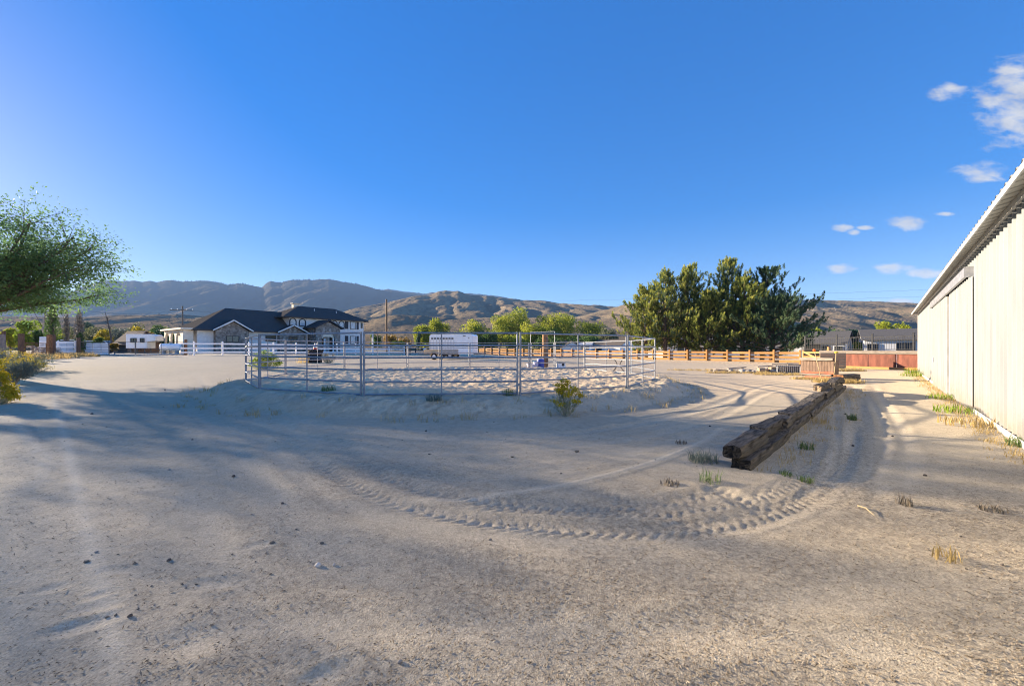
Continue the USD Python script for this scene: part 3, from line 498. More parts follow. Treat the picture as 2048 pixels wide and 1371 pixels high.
# ------------------------------------------------------------------ railway sleeper edging
TIE_D = np.array([0.685, 0.728]); TIE_N = np.array([-0.728, 0.685]); TIE_0 = np.array([2.66, 4.78])
def log_mesh(L, w, h, seed, taper=0.0, ns=26, nr=20, wear=.013, bow=0.0):
    """A worn squared timber along +x from the origin, its base at z = 0, with split ends and cracks."""
    r = np.random.default_rng(seed); xs = np.linspace(0, L, ns); th = np.linspace(0, 2 * PI, nr, endpoint=False) + PI / nr; V = []
    cracks = r.uniform(0, 2 * PI, 4); cw = r.uniform(.08, .16, 4)
    for x in xs:
        c, s = np.cos(th), np.sin(th); rad = (np.abs(c) ** 11 + np.abs(s) ** 11) ** (-1 / 11)
        n = meshkit.fbm(np.stack([np.full(nr, x * 2.2), c * 1.3 + seed * 3.1, s * 1.3], -1), 4, seed) - .5
        n2 = meshkit.fbm(np.stack([np.full(nr, x * .6), c * 5, s * 5 + seed], -1), 3, seed + 5) - .5
        k = 1 + (n * 2.4 * wear + n2 * 1.6 * wear) / (h / 2)
        for ca, w_ in zip(cracks, cw):
            dd = np.abs((th - ca + .3 * math.sin(x * 1.3 + ca) + PI) % (2 * PI) - PI); k = k - .16 * np.exp(-(dd / w_) ** 2) * (.4 + .6 * math.sin(x * 2.1 + ca * 3) ** 2)
        e = min(x, L - x); k = k * (1 - .10 * math.exp(-e / .05)); tp = 1 - taper * x / L
        V.append(np.stack([np.full(nr, x) + (n * .05 if e < .01 else 0), rad * c * k * w / 2 * tp, h / 2 + rad * s * k * h / 2 * tp + bow * math.sin(PI * x / L)], -1))
    V = np.vstack(V); i = np.arange(ns - 1)[:, None] * nr; j = np.arange(nr)[None]; j2 = (j + 1) % nr
    f = np.stack([i + j, i + j2, i + nr + j2, i + nr + j], -1).reshape(-1, 4); m = MB().add(V, f)
    ends = []
    for k, x in ((0, 0), (ns - 1, L)):
        ring = V[k * nr:(k + 1) * nr]; ctr = ring.mean(0) + np.array([(-1 if k == 0 else 1) * -.015, 0, 0]); mid = ctr + (ring - ctr) * .55 + np.c_[(r.random(nr) - .5) * .03, np.zeros((nr, 2))]
        vv = np.vstack([ring, mid, ctr[None]]); ff = [[a, (a + 1) % nr, nr + (a + 1) % nr] for a in range(nr)] + [[a, nr + (a + 1) % nr, nr + a] for a in range(nr)] + [[nr + a, nr + (a + 1) % nr, 2 * nr] for a in range(nr)]
        if k: ff = [q[::-1] for q in ff]
        ends.append((vv, ff))
    return m, ends
def sleeper(label, s, off, z, L, w=.235, h=.175, seed=1, yaw=0.0, burnt=False, bow=0.0, mt='tie_wood', endm=None, tilt=0.0, group='timbers of the sleeper edging'):
    p = TIE_0 + TIE_D * s + TIE_N * off; t = thing('railway_sleeper', label, 'timber', (p[0], p[1], z), math.atan2(TIE_D[1], TIE_D[0]) + yaw, group)
    m, ends = log_mesh(L, w, h, seed, bow=bow)
    obj('beam', m, mt, t, smooth=50)
    for i, (v, f) in enumerate(ends): obj('cut_end', MB().add(v, f), (endm or ('charred_wood' if burnt and i == 0 else 'tie_wood')) if i == 0 else mt, t, label='burnt black end' if burnt and i == 0 else None)
s0 = 0.0; low = [(0, 2.45), (2.47, 2.4), (4.9, 2.45), (7.38, 2.4), (9.8, 2.35), (12.2, 1.5)]
lowl = ['bottom timber of the near end with a burnt black face', 'bottom timber, second from the burnt end', 'bottom timber, third from the burnt end', 'bottom timber under the rounded loose log', 'bottom timber under the curved dark log', 'last bottom timber towards the brown crate']
for i, (s, L) in enumerate(low): sleeper('weathered sleeper, ' + lowl[i], s, -.03 + .02 * (i % 2), gz(*(TIE_0 + TIE_D * (s + L / 2))) - .035, L, .22, .16, 100 + i, yaw=.006 * ((i % 3) - 1), burnt=i == 0)
top = [(-.05, 1.35), (1.33, 1.22), (2.6, .52), (3.15, 2.5), (5.68, 2.3), (8.0, 2.2)]
topl = ['top timber of the near end, split grey with a burnt face', 'top timber, second from the burnt end, with a deep notch', 'short block on top, third from the burnt end', 'long smooth grey timber on top, half way along', 'grey timber on top, ending beside the loose log', 'top timber lying under the loose log']
for i, (s, L) in enumerate(top): sleeper('weathered sleeper, ' + topl[i], s, .05 + .03 * math.sin(i * 2.1), gz(*(TIE_0 + TIE_D * (s + L / 2))) + .118 + .012 * (i % 2), L, .22, .165, 200 + i, yaw=.012 * ((i % 3) - 1), burnt=i == 0)
sleeper('round-ended brown log lying loose on top of the sleepers', 8.35, .17, gz(*(TIE_0 + TIE_D * 9)) + .275, 1.35, .2, .18, 301, yaw=-.05, endm='tan_wood')
sleeper('dark curved log on top of the sleepers at the far end', 9.95, .02, gz(*(TIE_0 + TIE_D * 10)) + .255, 2.3, .22, .18, 302, yaw=-.03, bow=.10)
sleeper('top timber at the far end below the curved dark log', 10.25, .02, gz(*(TIE_0 + TIE_D * 11)) + .115, 2.3, .21, .15, 303)
pl = P(1676, 757, 17.6); t_ = np.array([pl[0], pl[1]]) - TIE_0
sleeper('short thick sleeper with a rust brown end by the yellow marker stake', float(t_ @ TIE_D), float(t_ @ TIE_N), gz(pl[0], pl[1]) - .02, 1.5, .42, .33, 304, yaw=-.35, endm='rust_wood', group='loose timber')

# ------------------------------------------------------------------ plants
def leaves(c, d, L, W, seed=0, fold=.0, up=None):
    """Diamond leaves: centres c, directions d (n, 3), length L, width W (n)."""
    r = np.random.default_rng(seed); n = len(c); d = d / np.maximum(np.linalg.norm(d, axis=1, keepdims=True), 1e-9)
    a = r.normal(size=(n, 3)); a -= (a * d).sum(1, keepdims=True) * d; a /= np.maximum(np.linalg.norm(a, axis=1, keepdims=True), 1e-9)
    L = np.broadcast_to(L, (n,))[:, None]; W = np.broadcast_to(W, (n,))[:, None]
    v = np.stack([c - d * L / 2, c + a * W / 2 - d * L * .05, c + d * L / 2, c - a * W / 2 - d * L * .05], 1).reshape(-1, 3)
    i = np.arange(n)[:, None] * 4
    return v, np.vstack([i + np.array([[0, 1, 2]]), i + np.array([[0, 2, 3]])])
def crown_points(lobes, n, r, shell=.55):
    lobes = np.asarray(lobes, float); w = lobes[:, 3] * lobes[:, 4] + lobes[:, 3] * lobes[:, 5]; k = r.choice(len(lobes), n, p=w / w.sum())
    d = r.normal(size=(n, 3)); d /= np.linalg.norm(d, axis=1, keepdims=True); q = shell + (1 - shell) * r.random(n) ** .6
    q = q * (0.82 + 0.36 * (meshkit.noise(d * 2.2 + k[:, None] * 7.7, 3)))
    return lobes[k, :3] + d * q[:, None] * lobes[k, 3:6], d
def lobes_for(r, h, rad, z0, n, squash=.8, spread=.62):
    out = []
    for i in range(n):
        a = r.uniform(0, 2 * PI); q = math.sqrt(r.random()) * spread * rad; z = z0 + (h - z0) * r.uniform(.18, .86)
        k = rad * r.uniform(.30, .50) * (1.1 - .4 * abs((z - z0) / (h - z0) - .45)); k = min(k, (h - z) * 1.05 / squash if z > z0 + .5 * (h - z0) else k)
        out.append((math.cos(a) * q, math.sin(a) * q, z, k, k, k * squash))
    out.append((0, 0, z0 + (h - z0) * .5, rad * .5, rad * .5, (h - z0) * .42))
    return out
def limbs(m, base, lobes, r0, r, n=8):
    tz = base
    for lb in lobes:
        e = np.array(lb[:3]); s = np.array([0, 0, tz * r.uniform(.55, 1.0)]); mid = (s + e) / 2 + np.array([0, 0, .12 * np.linalg.norm(e - s)]) * r.uniform(-.3, 1)
        m.tube([s, mid, e], [r0 * .5, r0 * .32, r0 * .1], 6)
def broadleaf(name, label, cat, loc, h, rad, leaf, seed, n=2600, ls=(.26, .16), z0=None, nl=11, trunk=.14, bark='bark', group=None, squash=.8, droop=.0, shell=.5, rz=0.0):
    r = np.random.default_rng(seed); z0 = h * .25 if z0 is None else z0; lb = lobes_for(r, h, rad, z0, nl, squash)
    t = thing(name, label, cat, loc, rz, group); m = MB().tube([(0, 0, -.2), (.05, .03, z0 * .6), (0, .05, h * .55)], [trunk, trunk * .8, trunk * .35], 8); limbs(m, max(z0, h * .2), lb, trunk, r)
    obj('trunk', m, bark, t, smooth=60)
    c, d = crown_points(lb, n, r, shell); dd = d * .6 + r.normal(size=(n, 3)) * .6 + np.array([0, 0, -droop]); s = r.uniform(.7, 1.35, n)
    obj('crown', leaves(c, dd, ls[0] * s, ls[1] * s, seed), leaf, t)
    return t

# the elm at the left edge, and the trees behind it outside the picture that shade the yard
def elm(label, loc, seed, rz=0.0, lean=(0, 0), h=8.6, n=52000, rad=6.4, spec=None, group='big trees along the left side of the yard'):
    r = np.random.default_rng(seed); t = thing('elm_tree', label, 'tree', loc, rz, group); m = MB()
    up = .75 if spec is not None else 0.0; m.tube([(0, 0, -.3), (.1, .05, 1.0), (.35, -.1, 2.2 + up)], [.42, .34, .27], 10)
    tips = []
    heads = spec or [(a, r.uniform(.35, 1.25), r.uniform(.7, 1.0)) for a in np.linspace(0, 2 * PI, 9)[:-1]]
    for a, el, k in heads:
        s = np.array([.35, -.1, 2.0 + up]); L = rad * k; dirv = np.array([math.cos(a) * math.cos(el), math.sin(a) * math.cos(el), math.sin(el)])
        pts = [s]; 
        for q in range(1, 7):
            dirv = dirv + r.normal(size=3) * .10 + np.array([0, 0, .03]); dirv /= np.linalg.norm(dirv); pts.append(pts[-1] + dirv * L / 6)
        m.tube(pts, np.linspace(.13, .018, 7), 7)
        for q in range(2, 7):
            for b in range(5):
                dv = dirv * .5 + r.normal(size=3) * .75; dv[2] = dv[2] * .7 + .15; dv /= np.linalg.norm(dv); l = L * r.uniform(.16, .34); p0 = pts[q] + (pts[q - 1] - pts[q]) * r.random(); p1 = p0 + dv * l * .5; p2 = p1 + (dv + np.array([0, 0, -.18])) * l * .5
                m.tube([p0, p1, p2], [.018, .012, .004], 4); tips.append((p0, p1, p2))
    obj('trunk', m, 'bark', t, smooth=60)
    tips = np.array(tips); k = r.integers(0, len(tips), n); u = .25 + .9 * r.random(n)[:, None]; p = np.where(u < .5, tips[k, 0] + (tips[k, 1] - tips[k, 0]) * u * 2, tips[k, 1] + (tips[k, 2] - tips[k, 1]) * (u * 2 - 1))
    ax = tips[k, 2] - tips[k, 0]; ax /= np.linalg.norm(ax, axis=1, keepdims=True); ph = r.integers(0, 9, n); off = np.random.default_rng(5).normal(size=(len(tips), 9, 3))[k, ph]
    off = off * np.array([.34, .34, .28]); p = p + off + np.array([0, 0, -.16]) * r.random(n)[:, None] + r.normal(size=(n, 3)) * .15
    d = off * .8 + ax * .55 + np.array([0, 0, -.45]) + r.normal(size=(n, 3)) * .35
    if spec is not None: ok = p[:, 2] > np.where(p[:, 0] > 2.2, 3.4, np.where(p[:, 0] > 1.0, 2.9, 2.2)); p, d, n = p[ok], d[ok], int(ok.sum())
    s = r.uniform(.7, 1.3, n)
    obj('crown', leaves(p, d, .12 * s, .05 * s, seed), 'elm_leaf', t)
    return t
ex, ey = -24.6, 18.4
elm('big elm tree with an arching crown at the left edge of the yard', (ex, ey, G(ex, ey)), 11, h=9, n=46000, rad=5.2,
    spec=[(-.15, .50, 1.05), (.2, .55, 1.1), (-.45, .66, 1.0), (.55, .75, .95), (-.1, .85, 1.0), (.05, .42, .95), (-.7, .42, .9), (2.0, .8, .9), (3.1, .7, .95), (-2.0, .8, .9), (1.2, 1.0, .9), (-1.2, .95, .9), (-.3, .75, 1.0), (.9, .45, .8), (-.05, .62, 1.1)])
e2 = elm('dense elm tree outside the left edge, nearer than the arching one', (-22.0, 7.6, 0.1), 12, h=8.6, n=3800, rad=6.6)
dup(e2, 'elm tree outside the picture, well left of the other elms', (-31.0, 16.6, 0.4), 4.0, 1.22)

# pines behind the wooden fence
def pine(label, loc, H, R, seed, rz=0.0, mt='pine_needles', base=.16, n_br=150, group='pines behind the wooden fence', clump=.62, irregular=.35, lean=(0, 0), tops=1):
    r = np.random.default_rng(seed); t = thing('pine_tree', label, 'tree', loc, rz, group); m = MB(); lx, ly = lean
    m.tube([(0, 0, -.2), (lx * .2, ly * .2, H * .25), (lx * .6, ly * .6, H * .6), (lx, ly, H * .97)], [.27, .22, .13, .03], 9)
    C, D, S = [], [], []
    for b in range(n_br):
        f = base + (1 - base) * ((b + r.random()) / n_br) ** .92; z = H * f; a = b * 2.399 + r.normal() * .4; lobe = .75 + irregular * math.sin(a * 2 + seed) + irregular * .7 * math.sin(f * 17 + a * 3 + seed)
        prof = (min(1.0, (f - base) / .16 + .45)) * (1 - f) ** .62 * 1.25 + .06; L = max(.4, R * prof * lobe * r.uniform(.8, 1.12)); k = f
        p = np.array([lx * k, ly * k, z]); dv = np.array([math.cos(a), math.sin(a), -.05 + .45 * f]); pts = [p]
        for q in range(4): dv = dv + np.array([0, 0, .14]) + r.normal(size=3) * .09; dv /= np.linalg.norm(dv); pts.append(pts[-1] + dv * L / 4)
        m.tube(pts, np.linspace(.055, .012, 5) * (1.25 - f), 4, caps=False)
        pts = np.array(pts); nc = int(3 + L * 2.6)
        for c in range(nc):
            u = .30 + .70 * (c + r.random()) / nc; q = min(int(u * 4), 3); pp = pts[q] + (pts[q + 1] - pts[q]) * (u * 4 - q); side = r.normal(size=3) * np.array([.30, .30, .15]) * (1.15 - u * .5) * min(L, 2.2) * .40
            C.append(pp + side); D.append(dv * .5 + side * .7 / max(L, .5) + np.array([0, 0, .75]) + r.normal(size=3) * .18); S.append(r.uniform(.75, 1.25))
    C, D, S = np.array(C), np.array(D), np.array(S); D /= np.linalg.norm(D, axis=1, keepdims=True)
    nn = 28; k = np.repeat(np.arange(len(C)), nn); tt = r.random(len(k)); q = r.normal(size=(len(k), 3)); q -= (q * D[k]).sum(1, keepdims=True) * D[k]; q /= np.linalg.norm(q, axis=1, keepdims=True)
    cl = clump * S[k]; cen = C[k] + D[k] * ((tt - .4) * cl * .85)[:, None]; dirs = D[k] * .9 + q * (.85 - .5 * tt)[:, None]; dirs /= np.linalg.norm(dirs, axis=1, keepdims=True); ln = .26 * S[k]
    cen = cen + dirs * (ln / 2)[:, None]
    obj('trunk', m, 'pine_bark', t, smooth=60); tp = (tt > .5) & (D[k][:, 2] > .2); L2 = np.broadcast_to(ln, (len(k),)); obj('crown', leaves(cen[~tp], dirs[~tp], L2[~tp], .058 * S[k][~tp], seed + 1), 'pine_needles_dark' if seed % 3 == 2 else mt, t); obj('needle_tips', leaves(cen[tp], dirs[tp], L2[tp], .066 * S[k][tp], seed + 2), mt.replace('needles', 'tips'), t)
    return t

# shrubs, weeds, tufts
def blades(r, n, spread, h, w, lean=.5, base=None):
    a = r.uniform(0, 2 * PI, n); q = np.sqrt(r.random(n)) * spread; x, y = np.cos(a) * q, np.sin(a) * q; hh = h * r.uniform(.5, 1.2, n); b = r.uniform(0, 2 * PI, n); ln = lean * hh * r.uniform(.2, 1.2, n)
    p = np.stack([x, y, np.zeros(n)], 1); tip = p + np.stack([np.cos(b) * ln, np.sin(b) * ln, hh], 1); mid = p + (tip - p) * np.array([.35, .35, .6]); s = np.stack([-np.sin(b), np.cos(b), np.zeros(n)], 1) * (w / 2)
    v = np.stack([p - s, p + s, mid + s * .8, mid - s * .8, tip], 1).reshape(-1, 3); i = np.arange(n)[:, None] * 5
    return v, np.vstack([i + np.array([[0, 1, 2]]), i + np.array([[0, 2, 3]]), i + np.array([[3, 2, 4]])])
def rabbitbrush(label, loc, h, w, seed, flower=.5, leaf='rabbit_leaf', n=60, cat='shrub', name='rabbitbrush', flow='rabbit_flower', bare=.35, fl=14, fs=.045, group=None, stem='pale_stem', mound=.35):
    r = np.random.default_rng(seed); t = thing(name, label, cat, loc, 0, group); m = MB(); FC, FD, LC, LD = [], [], [], []
    for i in range(n):
        a = r.uniform(0, 2 * PI); q = math.sqrt(r.random()); e = np.array([math.cos(a) * q * w / 2, math.sin(a) * q * w / 2, h * (1 - mound * q * q) * r.uniform(.66, 1.06)]); s = np.array([e[0] * .08, e[1] * .08, -.05]); mid = (s + e) / 2 + np.array([e[0] * .12, e[1] * .12, -.04 * h]) + r.normal(size=3) * .02
        m.tube([s, mid, e], [.007, .005, .003], 4, caps=False)
        for c in range(int(26)):
            u = bare + (1 - bare) * r.random(); p = s + (mid - s) * min(1, u * 2) if u < .5 else mid + (e - mid) * (u * 2 - 1); LC.append(p + r.normal(size=3) * .02 * w); LD.append((e - mid) / np.linalg.norm(e - mid) + r.normal(size=3) * .55)
        if r.random() < flower:
            for c in range(fl): FC.append(e + r.normal(size=3) * np.array([.05, .05, .025]) * (w / .8) ** .5); FD.append(np.array([0, 0, 1]) + r.normal(size=3) * .8)
    obj('stems', m, stem, t); LC, LD = np.array(LC), np.array(LD); k = len(LC)
    obj('foliage', leaves(LC, LD, .055 * r.uniform(.7, 1.3, k), .010 * r.uniform(.8, 1.4, k), seed), leaf, t)
    if FC: obj('flowers', leaves(np.array(FC), np.array(FD), fs, fs * .7, seed + 2), flow, t)
    return t
def bush(name, label, loc, h, w, seed, leaf, n=1500, ls=(.10, .04), cat='shrub', group=None, d=None, nl=8):
    r = np.random.default_rng(seed); t = thing(name, label, cat, loc, 0, group); lb = []
    for i in range(nl):
        a = r.uniform(0, 2 * PI); q = math.sqrt(r.random()) * .6; k = r.uniform(.26, .42); lb.append((math.cos(a) * q * w / 2, math.sin(a) * q * (d or w) / 2, h * r.uniform(.3, .68), k * w * .62, k * (d or w) * .62, h * .32))
    m = MB(); limbs(m, h * .15, lb, min(.05, .04 * h + .01), r); obj('stems', m, 'dead_twig', t)
    c, dd = crown_points(lb, n, r, .35); c = c[c[:, 2] > .01]; k = len(c); dd = dd[:k] * .7 + r.normal(size=(k, 3)) * .5 + np.array([0, 0, .35]); s = r.uniform(.7, 1.3, k)
    obj('foliage', leaves(c, dd, ls[0] * s, ls[1] * s, seed), leaf, t)
    return t
def tuft(name, label, loc, h, w, seed, m='weed_leaf', n=40, cat='weed', group=None, bw=.012, lean=.7):
    r = np.random.default_rng(seed); return tag(obj(name, (lambda vf: (vf[0] + np.array(loc), vf[1]))(blades(r, n, w / 2, h, bw, lean)), m), label, cat, group)
def at(px, py, Y): p = P(px, py, Y); return (p[0], Y, gz(p[0], Y))

x, y = 1.14, 8.62
rabbitbrush('yellow flowering rabbitbrush growing on the bank in front of the round pen', (x, y, gz(x, y)), .74, .66, 21, flower=.75, n=34, bare=.35, fl=75, fs=.034, mound=.5)
x, y = -13.35, 10.25
rabbitbrush('big rabbitbrush with yellow flower heads cut by the left edge of the picture', (x, y, gz(x, y) - .05), 1.25, 1.05, 22, flower=.95, n=220, bare=.2, fl=30, fs=.05, mound=.85)
rabbitbrush('low rabbitbrush with green stems behind the grey sage at the left', at(44, 745, 19.0), .95, 1.9, 23, flower=.35, n=130, fl=16, fs=.05, mound=.8)
rabbitbrush('small dark green rabbitbrush below the brown fence at the far left', at(15, 712, 24.0), 1.15, 1.5, 24, flower=.3, n=110, fl=16, fs=.05, mound=.7)
bush('sagebrush', 'pale grey green sagebrush beside the track at the left', at(32, 775, 14.8), .95, 1.6, 25, 'sage_leaf', n=4200, ls=(.07, .022))
bush('sagebrush', 'grey sagebrush behind the pale one, nearer the brown fence', at(62, 735, 20.5), .9, 1.9, 26, 'sage_leaf', n=3000, ls=(.09, .03))
rabbitbrush('lime yellow rabbitbrush inside the back left of the round pen fence', at(531, 745, 21.6), 1.0, 1.45, 27, flower=.9, n=130, mound=.7, flow='lime_leaf', leaf='lime_leaf', fl=22, fs=.06)
rabbitbrush('straw coloured brush at the foot of the tyre stack', at(657, 735, 28.6), .7, .95, 28, flower=.5, n=60, flow='dry_straw', leaf='olive_leaf', fl=12, fs=.05)
tuft('grass_tuft', 'small dry grass tuft on the left of the tyre stack', at(606, 735, 28.8), .5, .9, 29, 'dry_straw', 70, bw=.02)
tuft('grass_tuft', 'grey grass tuft beside the burnt end of the sleepers', on(2.40, 5.08), .13, .34, 30, 'sage_leaf', 240, bw=.006, lean=.9)
for i, (px, py, hh, ww, m, nn, lab) in enumerate([(655, 806, .16, .4, 'weed_leaf', 120, 'small green weed at the foot of the pen bank, left of the mid gap'), (868, 828, .16, .32, 'sage_leaf', 130, 'grey weed below the middle of the near pen panel'), (1018, 815, .18, .34, 'weed_leaf', 130, 'green weed below the right joint of the near pen panel'),
        (1612, 962, .07, .16, 'weed_leaf', 60, 'tiny green weed right of the burnt sleeper end'), (1572, 950, .06, .14, 'weed_leaf', 50, 'tiny pale weed close to the burnt sleeper end'), (1704, 838, .14, .16, 'weed_leaf', 80, 'single green weed standing in the middle of the driveway'), (1640, 845, .14, .3, 'dry_straw', 60, 'dry weed on the drive beside the middle of the sleepers'), (1612, 898, .12, .2, 'weed_leaf', 50, 'green weed on the drive near the sleepers, below the dry one'),
        (1340, 968, .05, .2, 'dead_twig', 70, 'flat brown dead weed left of the tread marks by the sleepers'), (1418, 962, .14, .22, 'weed_leaf', 40, 'wispy weed in front of the burnt sleeper end'), (1808, 1010, .09, .12, 'dead_twig', 34, 'thin dead weed stalks on the drive at the right'), (1985, 1022, .05, .18, 'dead_twig', 60, 'flat dead weed near the right edge'), (2040, 892, .16, .3, 'weed_leaf', 150, 'bright green weed against the barn at the right edge'), (1895, 1120, .10, .16, 'dry_straw', 30, 'straw tuft in the foreground right'), (1362, 886, .05, .18, 'dead_twig', 60, 'brown dead weed on the track left of the sleepers')]):
    x, y = gp(px, py); tuft('weed', lab, on(x, y), hh, ww, 400 + i, m, nn, bw=.008)
for i, (tt, dd, hh, ww, m, nn, lab) in enumerate([(1.2, .35, .40, .7, 'lime_leaf', 90, 'lime green weed at the far corner of the barn'), (4.2, .35, .26, 1.2, 'lime_leaf', 120, 'yellow green weed clump at the barn foot before the door'), (17.2, .25, .16, .8, 'lime_leaf', 110, 'green weeds at the barn foot by the dark door gap'), (20.6, .25, .17, 1.0, 'lime_leaf', 120, 'yellow weeds at the barn foot right of the door'), (22.6, .3, .16, 1.0, 'dry_straw', 120, 'straw coloured weeds at the barn foot near the shade line')]):
    p = WALL_FAR - WALL_E * tt + WALL_N * dd; tuft('weed', lab, on(p[0], p[1]), hh, ww, 450 + i, m, nn, bw=.018, lean=.55)
def grass_stuff():
    r = np.random.default_rng(77); m = MB()
    def patch(cx, cy, rx, ry, n, h, w=.012, k=10):
        for i in range(n):
            a = r.uniform(0, 2 * PI); q = math.sqrt(r.random()); x, y = cx + math.cos(a) * q * rx, cy + math.sin(a) * q * ry; v, f = blades(r, k, .13, h * r.uniform(.5, 1.2), w, .9); m.add(v + np.array([x, y, gz(x, y)]), f)
    for px, py, Y, rx, ry, n, h in [(110, 705, 37, 3.4, 1.6, 240, .42), (60, 712, 31, 2.6, 2.4, 170, .45), (150, 712, 36, 2.2, 1.0, 80, .3), (1400, 740, 27, 2.2, .7, 50, .13), (1480, 745, 24.2, 2.0, .7, 90, .15), (1560, 752, 22.4, 1.6, .6, 90, .14), (1625, 763, 19.2, 1.0, .5, 50, .13), (1675, 770, 17.2, .9, .7, 110, .18), (1690, 738, 26.5, 1.3, .5, 60, .25)]:
        p = P(px, py, Y); patch(p[0], p[1], rx, ry, n, h, .022)
    for s in np.arange(.4, 13.5, .42):
        for q in range(4):
            p = TIE_0 + TIE_D * (s + r.normal() * .2) - TIE_N * (.2 + abs(r.normal()) * .25); v, f = blades(r, 7, .08, .08 * r.uniform(.4, 1.5), .006, 1.1); m.add(v + np.array(on(*p)), f)
    for tt in np.arange(.2, 26, .22):
        for q in range(3):
            p = WALL_FAR - WALL_E * (tt + r.normal() * .1) + WALL_N * (.12 + abs(r.normal()) * .18); v, f = blades(r, 8, .09, .065 * r.uniform(.4, 1.9), .007, 1.1); m.add(v + np.array(on(*p)), f)
    for i in range(150):
        a = r.uniform(-1.5, 1.5) + .3; q = PEN_R + r.uniform(.5, 1.7); x, y = PEN_C[0] + q * math.sin(a), PEN_C[1] - q * math.cos(a); v, f = blades(r, 9, .1, .12 * r.uniform(.4, 1.7), .008, 1.0); m.add(v + np.array(on(x, y)), f)
    obj('dry_grass', m, 'dry_straw', kind='stuff', label='dry yellow grass along fences, sleepers, barn and pen bank', cat='grass')
grass_stuff()

# litter of chips and straw on the near ground
def chips():
    r = np.random.default_rng(91); n = 190000; Y = 1.3 + 6.0 * r.random(n) ** 1.5; X = (r.random(n) * 2 - 1) * (Y * 1.35 + .3)
    den = np.clip(.30 + 1.7 * f3(X, Y, .9, 33) + .25 * f3(X, Y, 4, 35), .04, 1) * np.where(X + .25 * Y > -1.2, 1, .35); trk = RegularGridInterpolator((gy, gx), track, bounds_error=False, fill_value=0)(np.stack([Y, X], 1))
    keep = r.random(n) < den * np.clip(1 - 1.3 * trk, 0, 1); X, Y = X[keep], Y[keep]; n = len(X); Z = _gi(np.stack([Y, X], 1)); a = r.uniform(0, 2 * PI, n); l = r.gamma(1.7, .0042, n) + .003; w = np.minimum(l * r.uniform(.2, .6, n), .006); tl = r.normal(size=n) * .25
    d = np.stack([np.cos(a) * l, np.sin(a) * l, tl * l], 1); s = np.stack([-np.sin(a) * w, np.cos(a) * w, np.zeros(n)], 1); c = np.stack([X, Y, Z + .002 + np.abs(tl) * l / 2], 1); up = np.array([0, 0, 1]) * (w * .6)[:, None]
    v = np.stack([c - d / 2, c + s / 2, c + d / 2, c - s / 2, c + up], 1).reshape(-1, 3); i = np.arange(n)[:, None] * 5
    f = np.vstack([i + np.array([[k]]) .reshape(1, 3) if False else i + np.array([k]) for k in ([0, 1, 4], [1, 2, 4], [2, 3, 4], [3, 0, 4])])
    obj('wood_chip_litter', (v, f), 'chip', kind='stuff', label='fine litter of wood chips and straw bits strewn on the near ground', cat='litter')
chips()
def rock_mesh(r, s, seed, flat=.7):
    m = trimesh.creation.icosphere(subdivisions=1, radius=1.0); v = m.vertices * (0.75 + .5 * meshkit.noise(m.vertices * 1.7 + seed, seed)[:, None]) * np.array([1, r.uniform(.6, .9), flat]) * s; a = r.uniform(0, 6.28); c, q = math.cos(a), math.sin(a)
    return np.stack([v[:, 0] * c - v[:, 1] * q, v[:, 0] * q + v[:, 1] * c, v[:, 2]], 1), m.faces
rr = np.random.default_rng(55)
stone_labels = ['larger one of two pale chips in the foreground dirt', 'smaller one of two pale chips in the foreground dirt', 'dark clod left of the pale chips, nearest the pale wheel line', 'dark clod in the middle of the yard below the left pen panel', 'grey stone on the yard above the dark clod by the wheel line', 'dark clod on the driveway beside the lone green weed', 'dark clod on the driveway just above another one', 'dark clod on the driveway below the barn shade line', 'dark clod in the middle of the driveway before the sleeper weeds', 'small clod at the left end of the tread marks', 'small clod just below the near pen panel', 'clod on the track below the yellow rabbitbrush', 'grey stone at the bottom of the picture near the middle', 'tiny clod beside the hoof dents at the lower left', 'clod on the shaded track towards the left edge', 'clod on the sunlit streaks left of the pen', 'clod on the track between the pen and the sleepers', 'small clod in the right foreground near the edge']
for i, (px, py, s, m) in enumerate([(636, 1130, .022, 'stone_pale'), (668, 1129, .014, 'stone_pale'), (338, 1120, .015, 'clod'), (467, 953, .022, 'clod'), (338, 939, .02, 'stone_grey'), (1706, 888, .025, 'clod'), (1690, 828, .022, 'clod'), (1850, 953, .02, 'clod'), (1785, 873, .02, 'clod'), (565, 1004, .015, 'clod'), (852, 862, .02, 'clod'), (1130, 826, .03, 'clod'), (800, 1324, .012, 'stone_grey'), (260, 1233, .012, 'clod'), (184, 829, .03, 'clod'), (330, 782, .03, 'clod'), (1420, 852, .02, 'clod'), (2005, 1130, .012, 'clod')]):
    x, y = gp(px, py); v, f = rock_mesh(rr, s, i); lab = stone_labels[i]
    obj('stone' if m != 'clod' else 'dung_clod', (v + np.array(on(x, y, s * .3)), f), m, label=lab, cat='stone' if m != 'clod' else 'dung', group='clods and stones loose on the yard', smooth=50)
def pebbles():
    r = np.random.default_rng(66); ico = trimesh.creation.icosphere(subdivisions=0, radius=1.0); V, Fc = [], []; n = 800
    Y = 2.0 + 20 * r.random(n) ** 1.3; X = r.uniform(-1.2, 1.0, n) * (Y + .5)
    for x, y in zip(X, Y):
        if f3(np.array(x), np.array(y), .5, 51) < -.06: continue
        s = r.gamma(1.4, .0030) + .003; v = ico.vertices * (1 + .3 * r.normal(size=(12, 1))) * np.array([s, s * .8, s * .6]); Fc.append(ico.faces + 12 * len(V)); V.append(v + np.array(on(x, y, s * .25)))
    obj('loose_gravel', (np.vstack(V), np.vstack(Fc)), 'gravel_mix', kind='stuff', label='loose pebbles and crumbs of dung scattered over the yard', cat='gravel')
leafmat('gravel_mix', (0.13, 0.11, 0.085), (0.50, 0.45, 0.38), patch=9, trans=0.0, rough=.9, lo=.36, hi=.70)
pebbles()
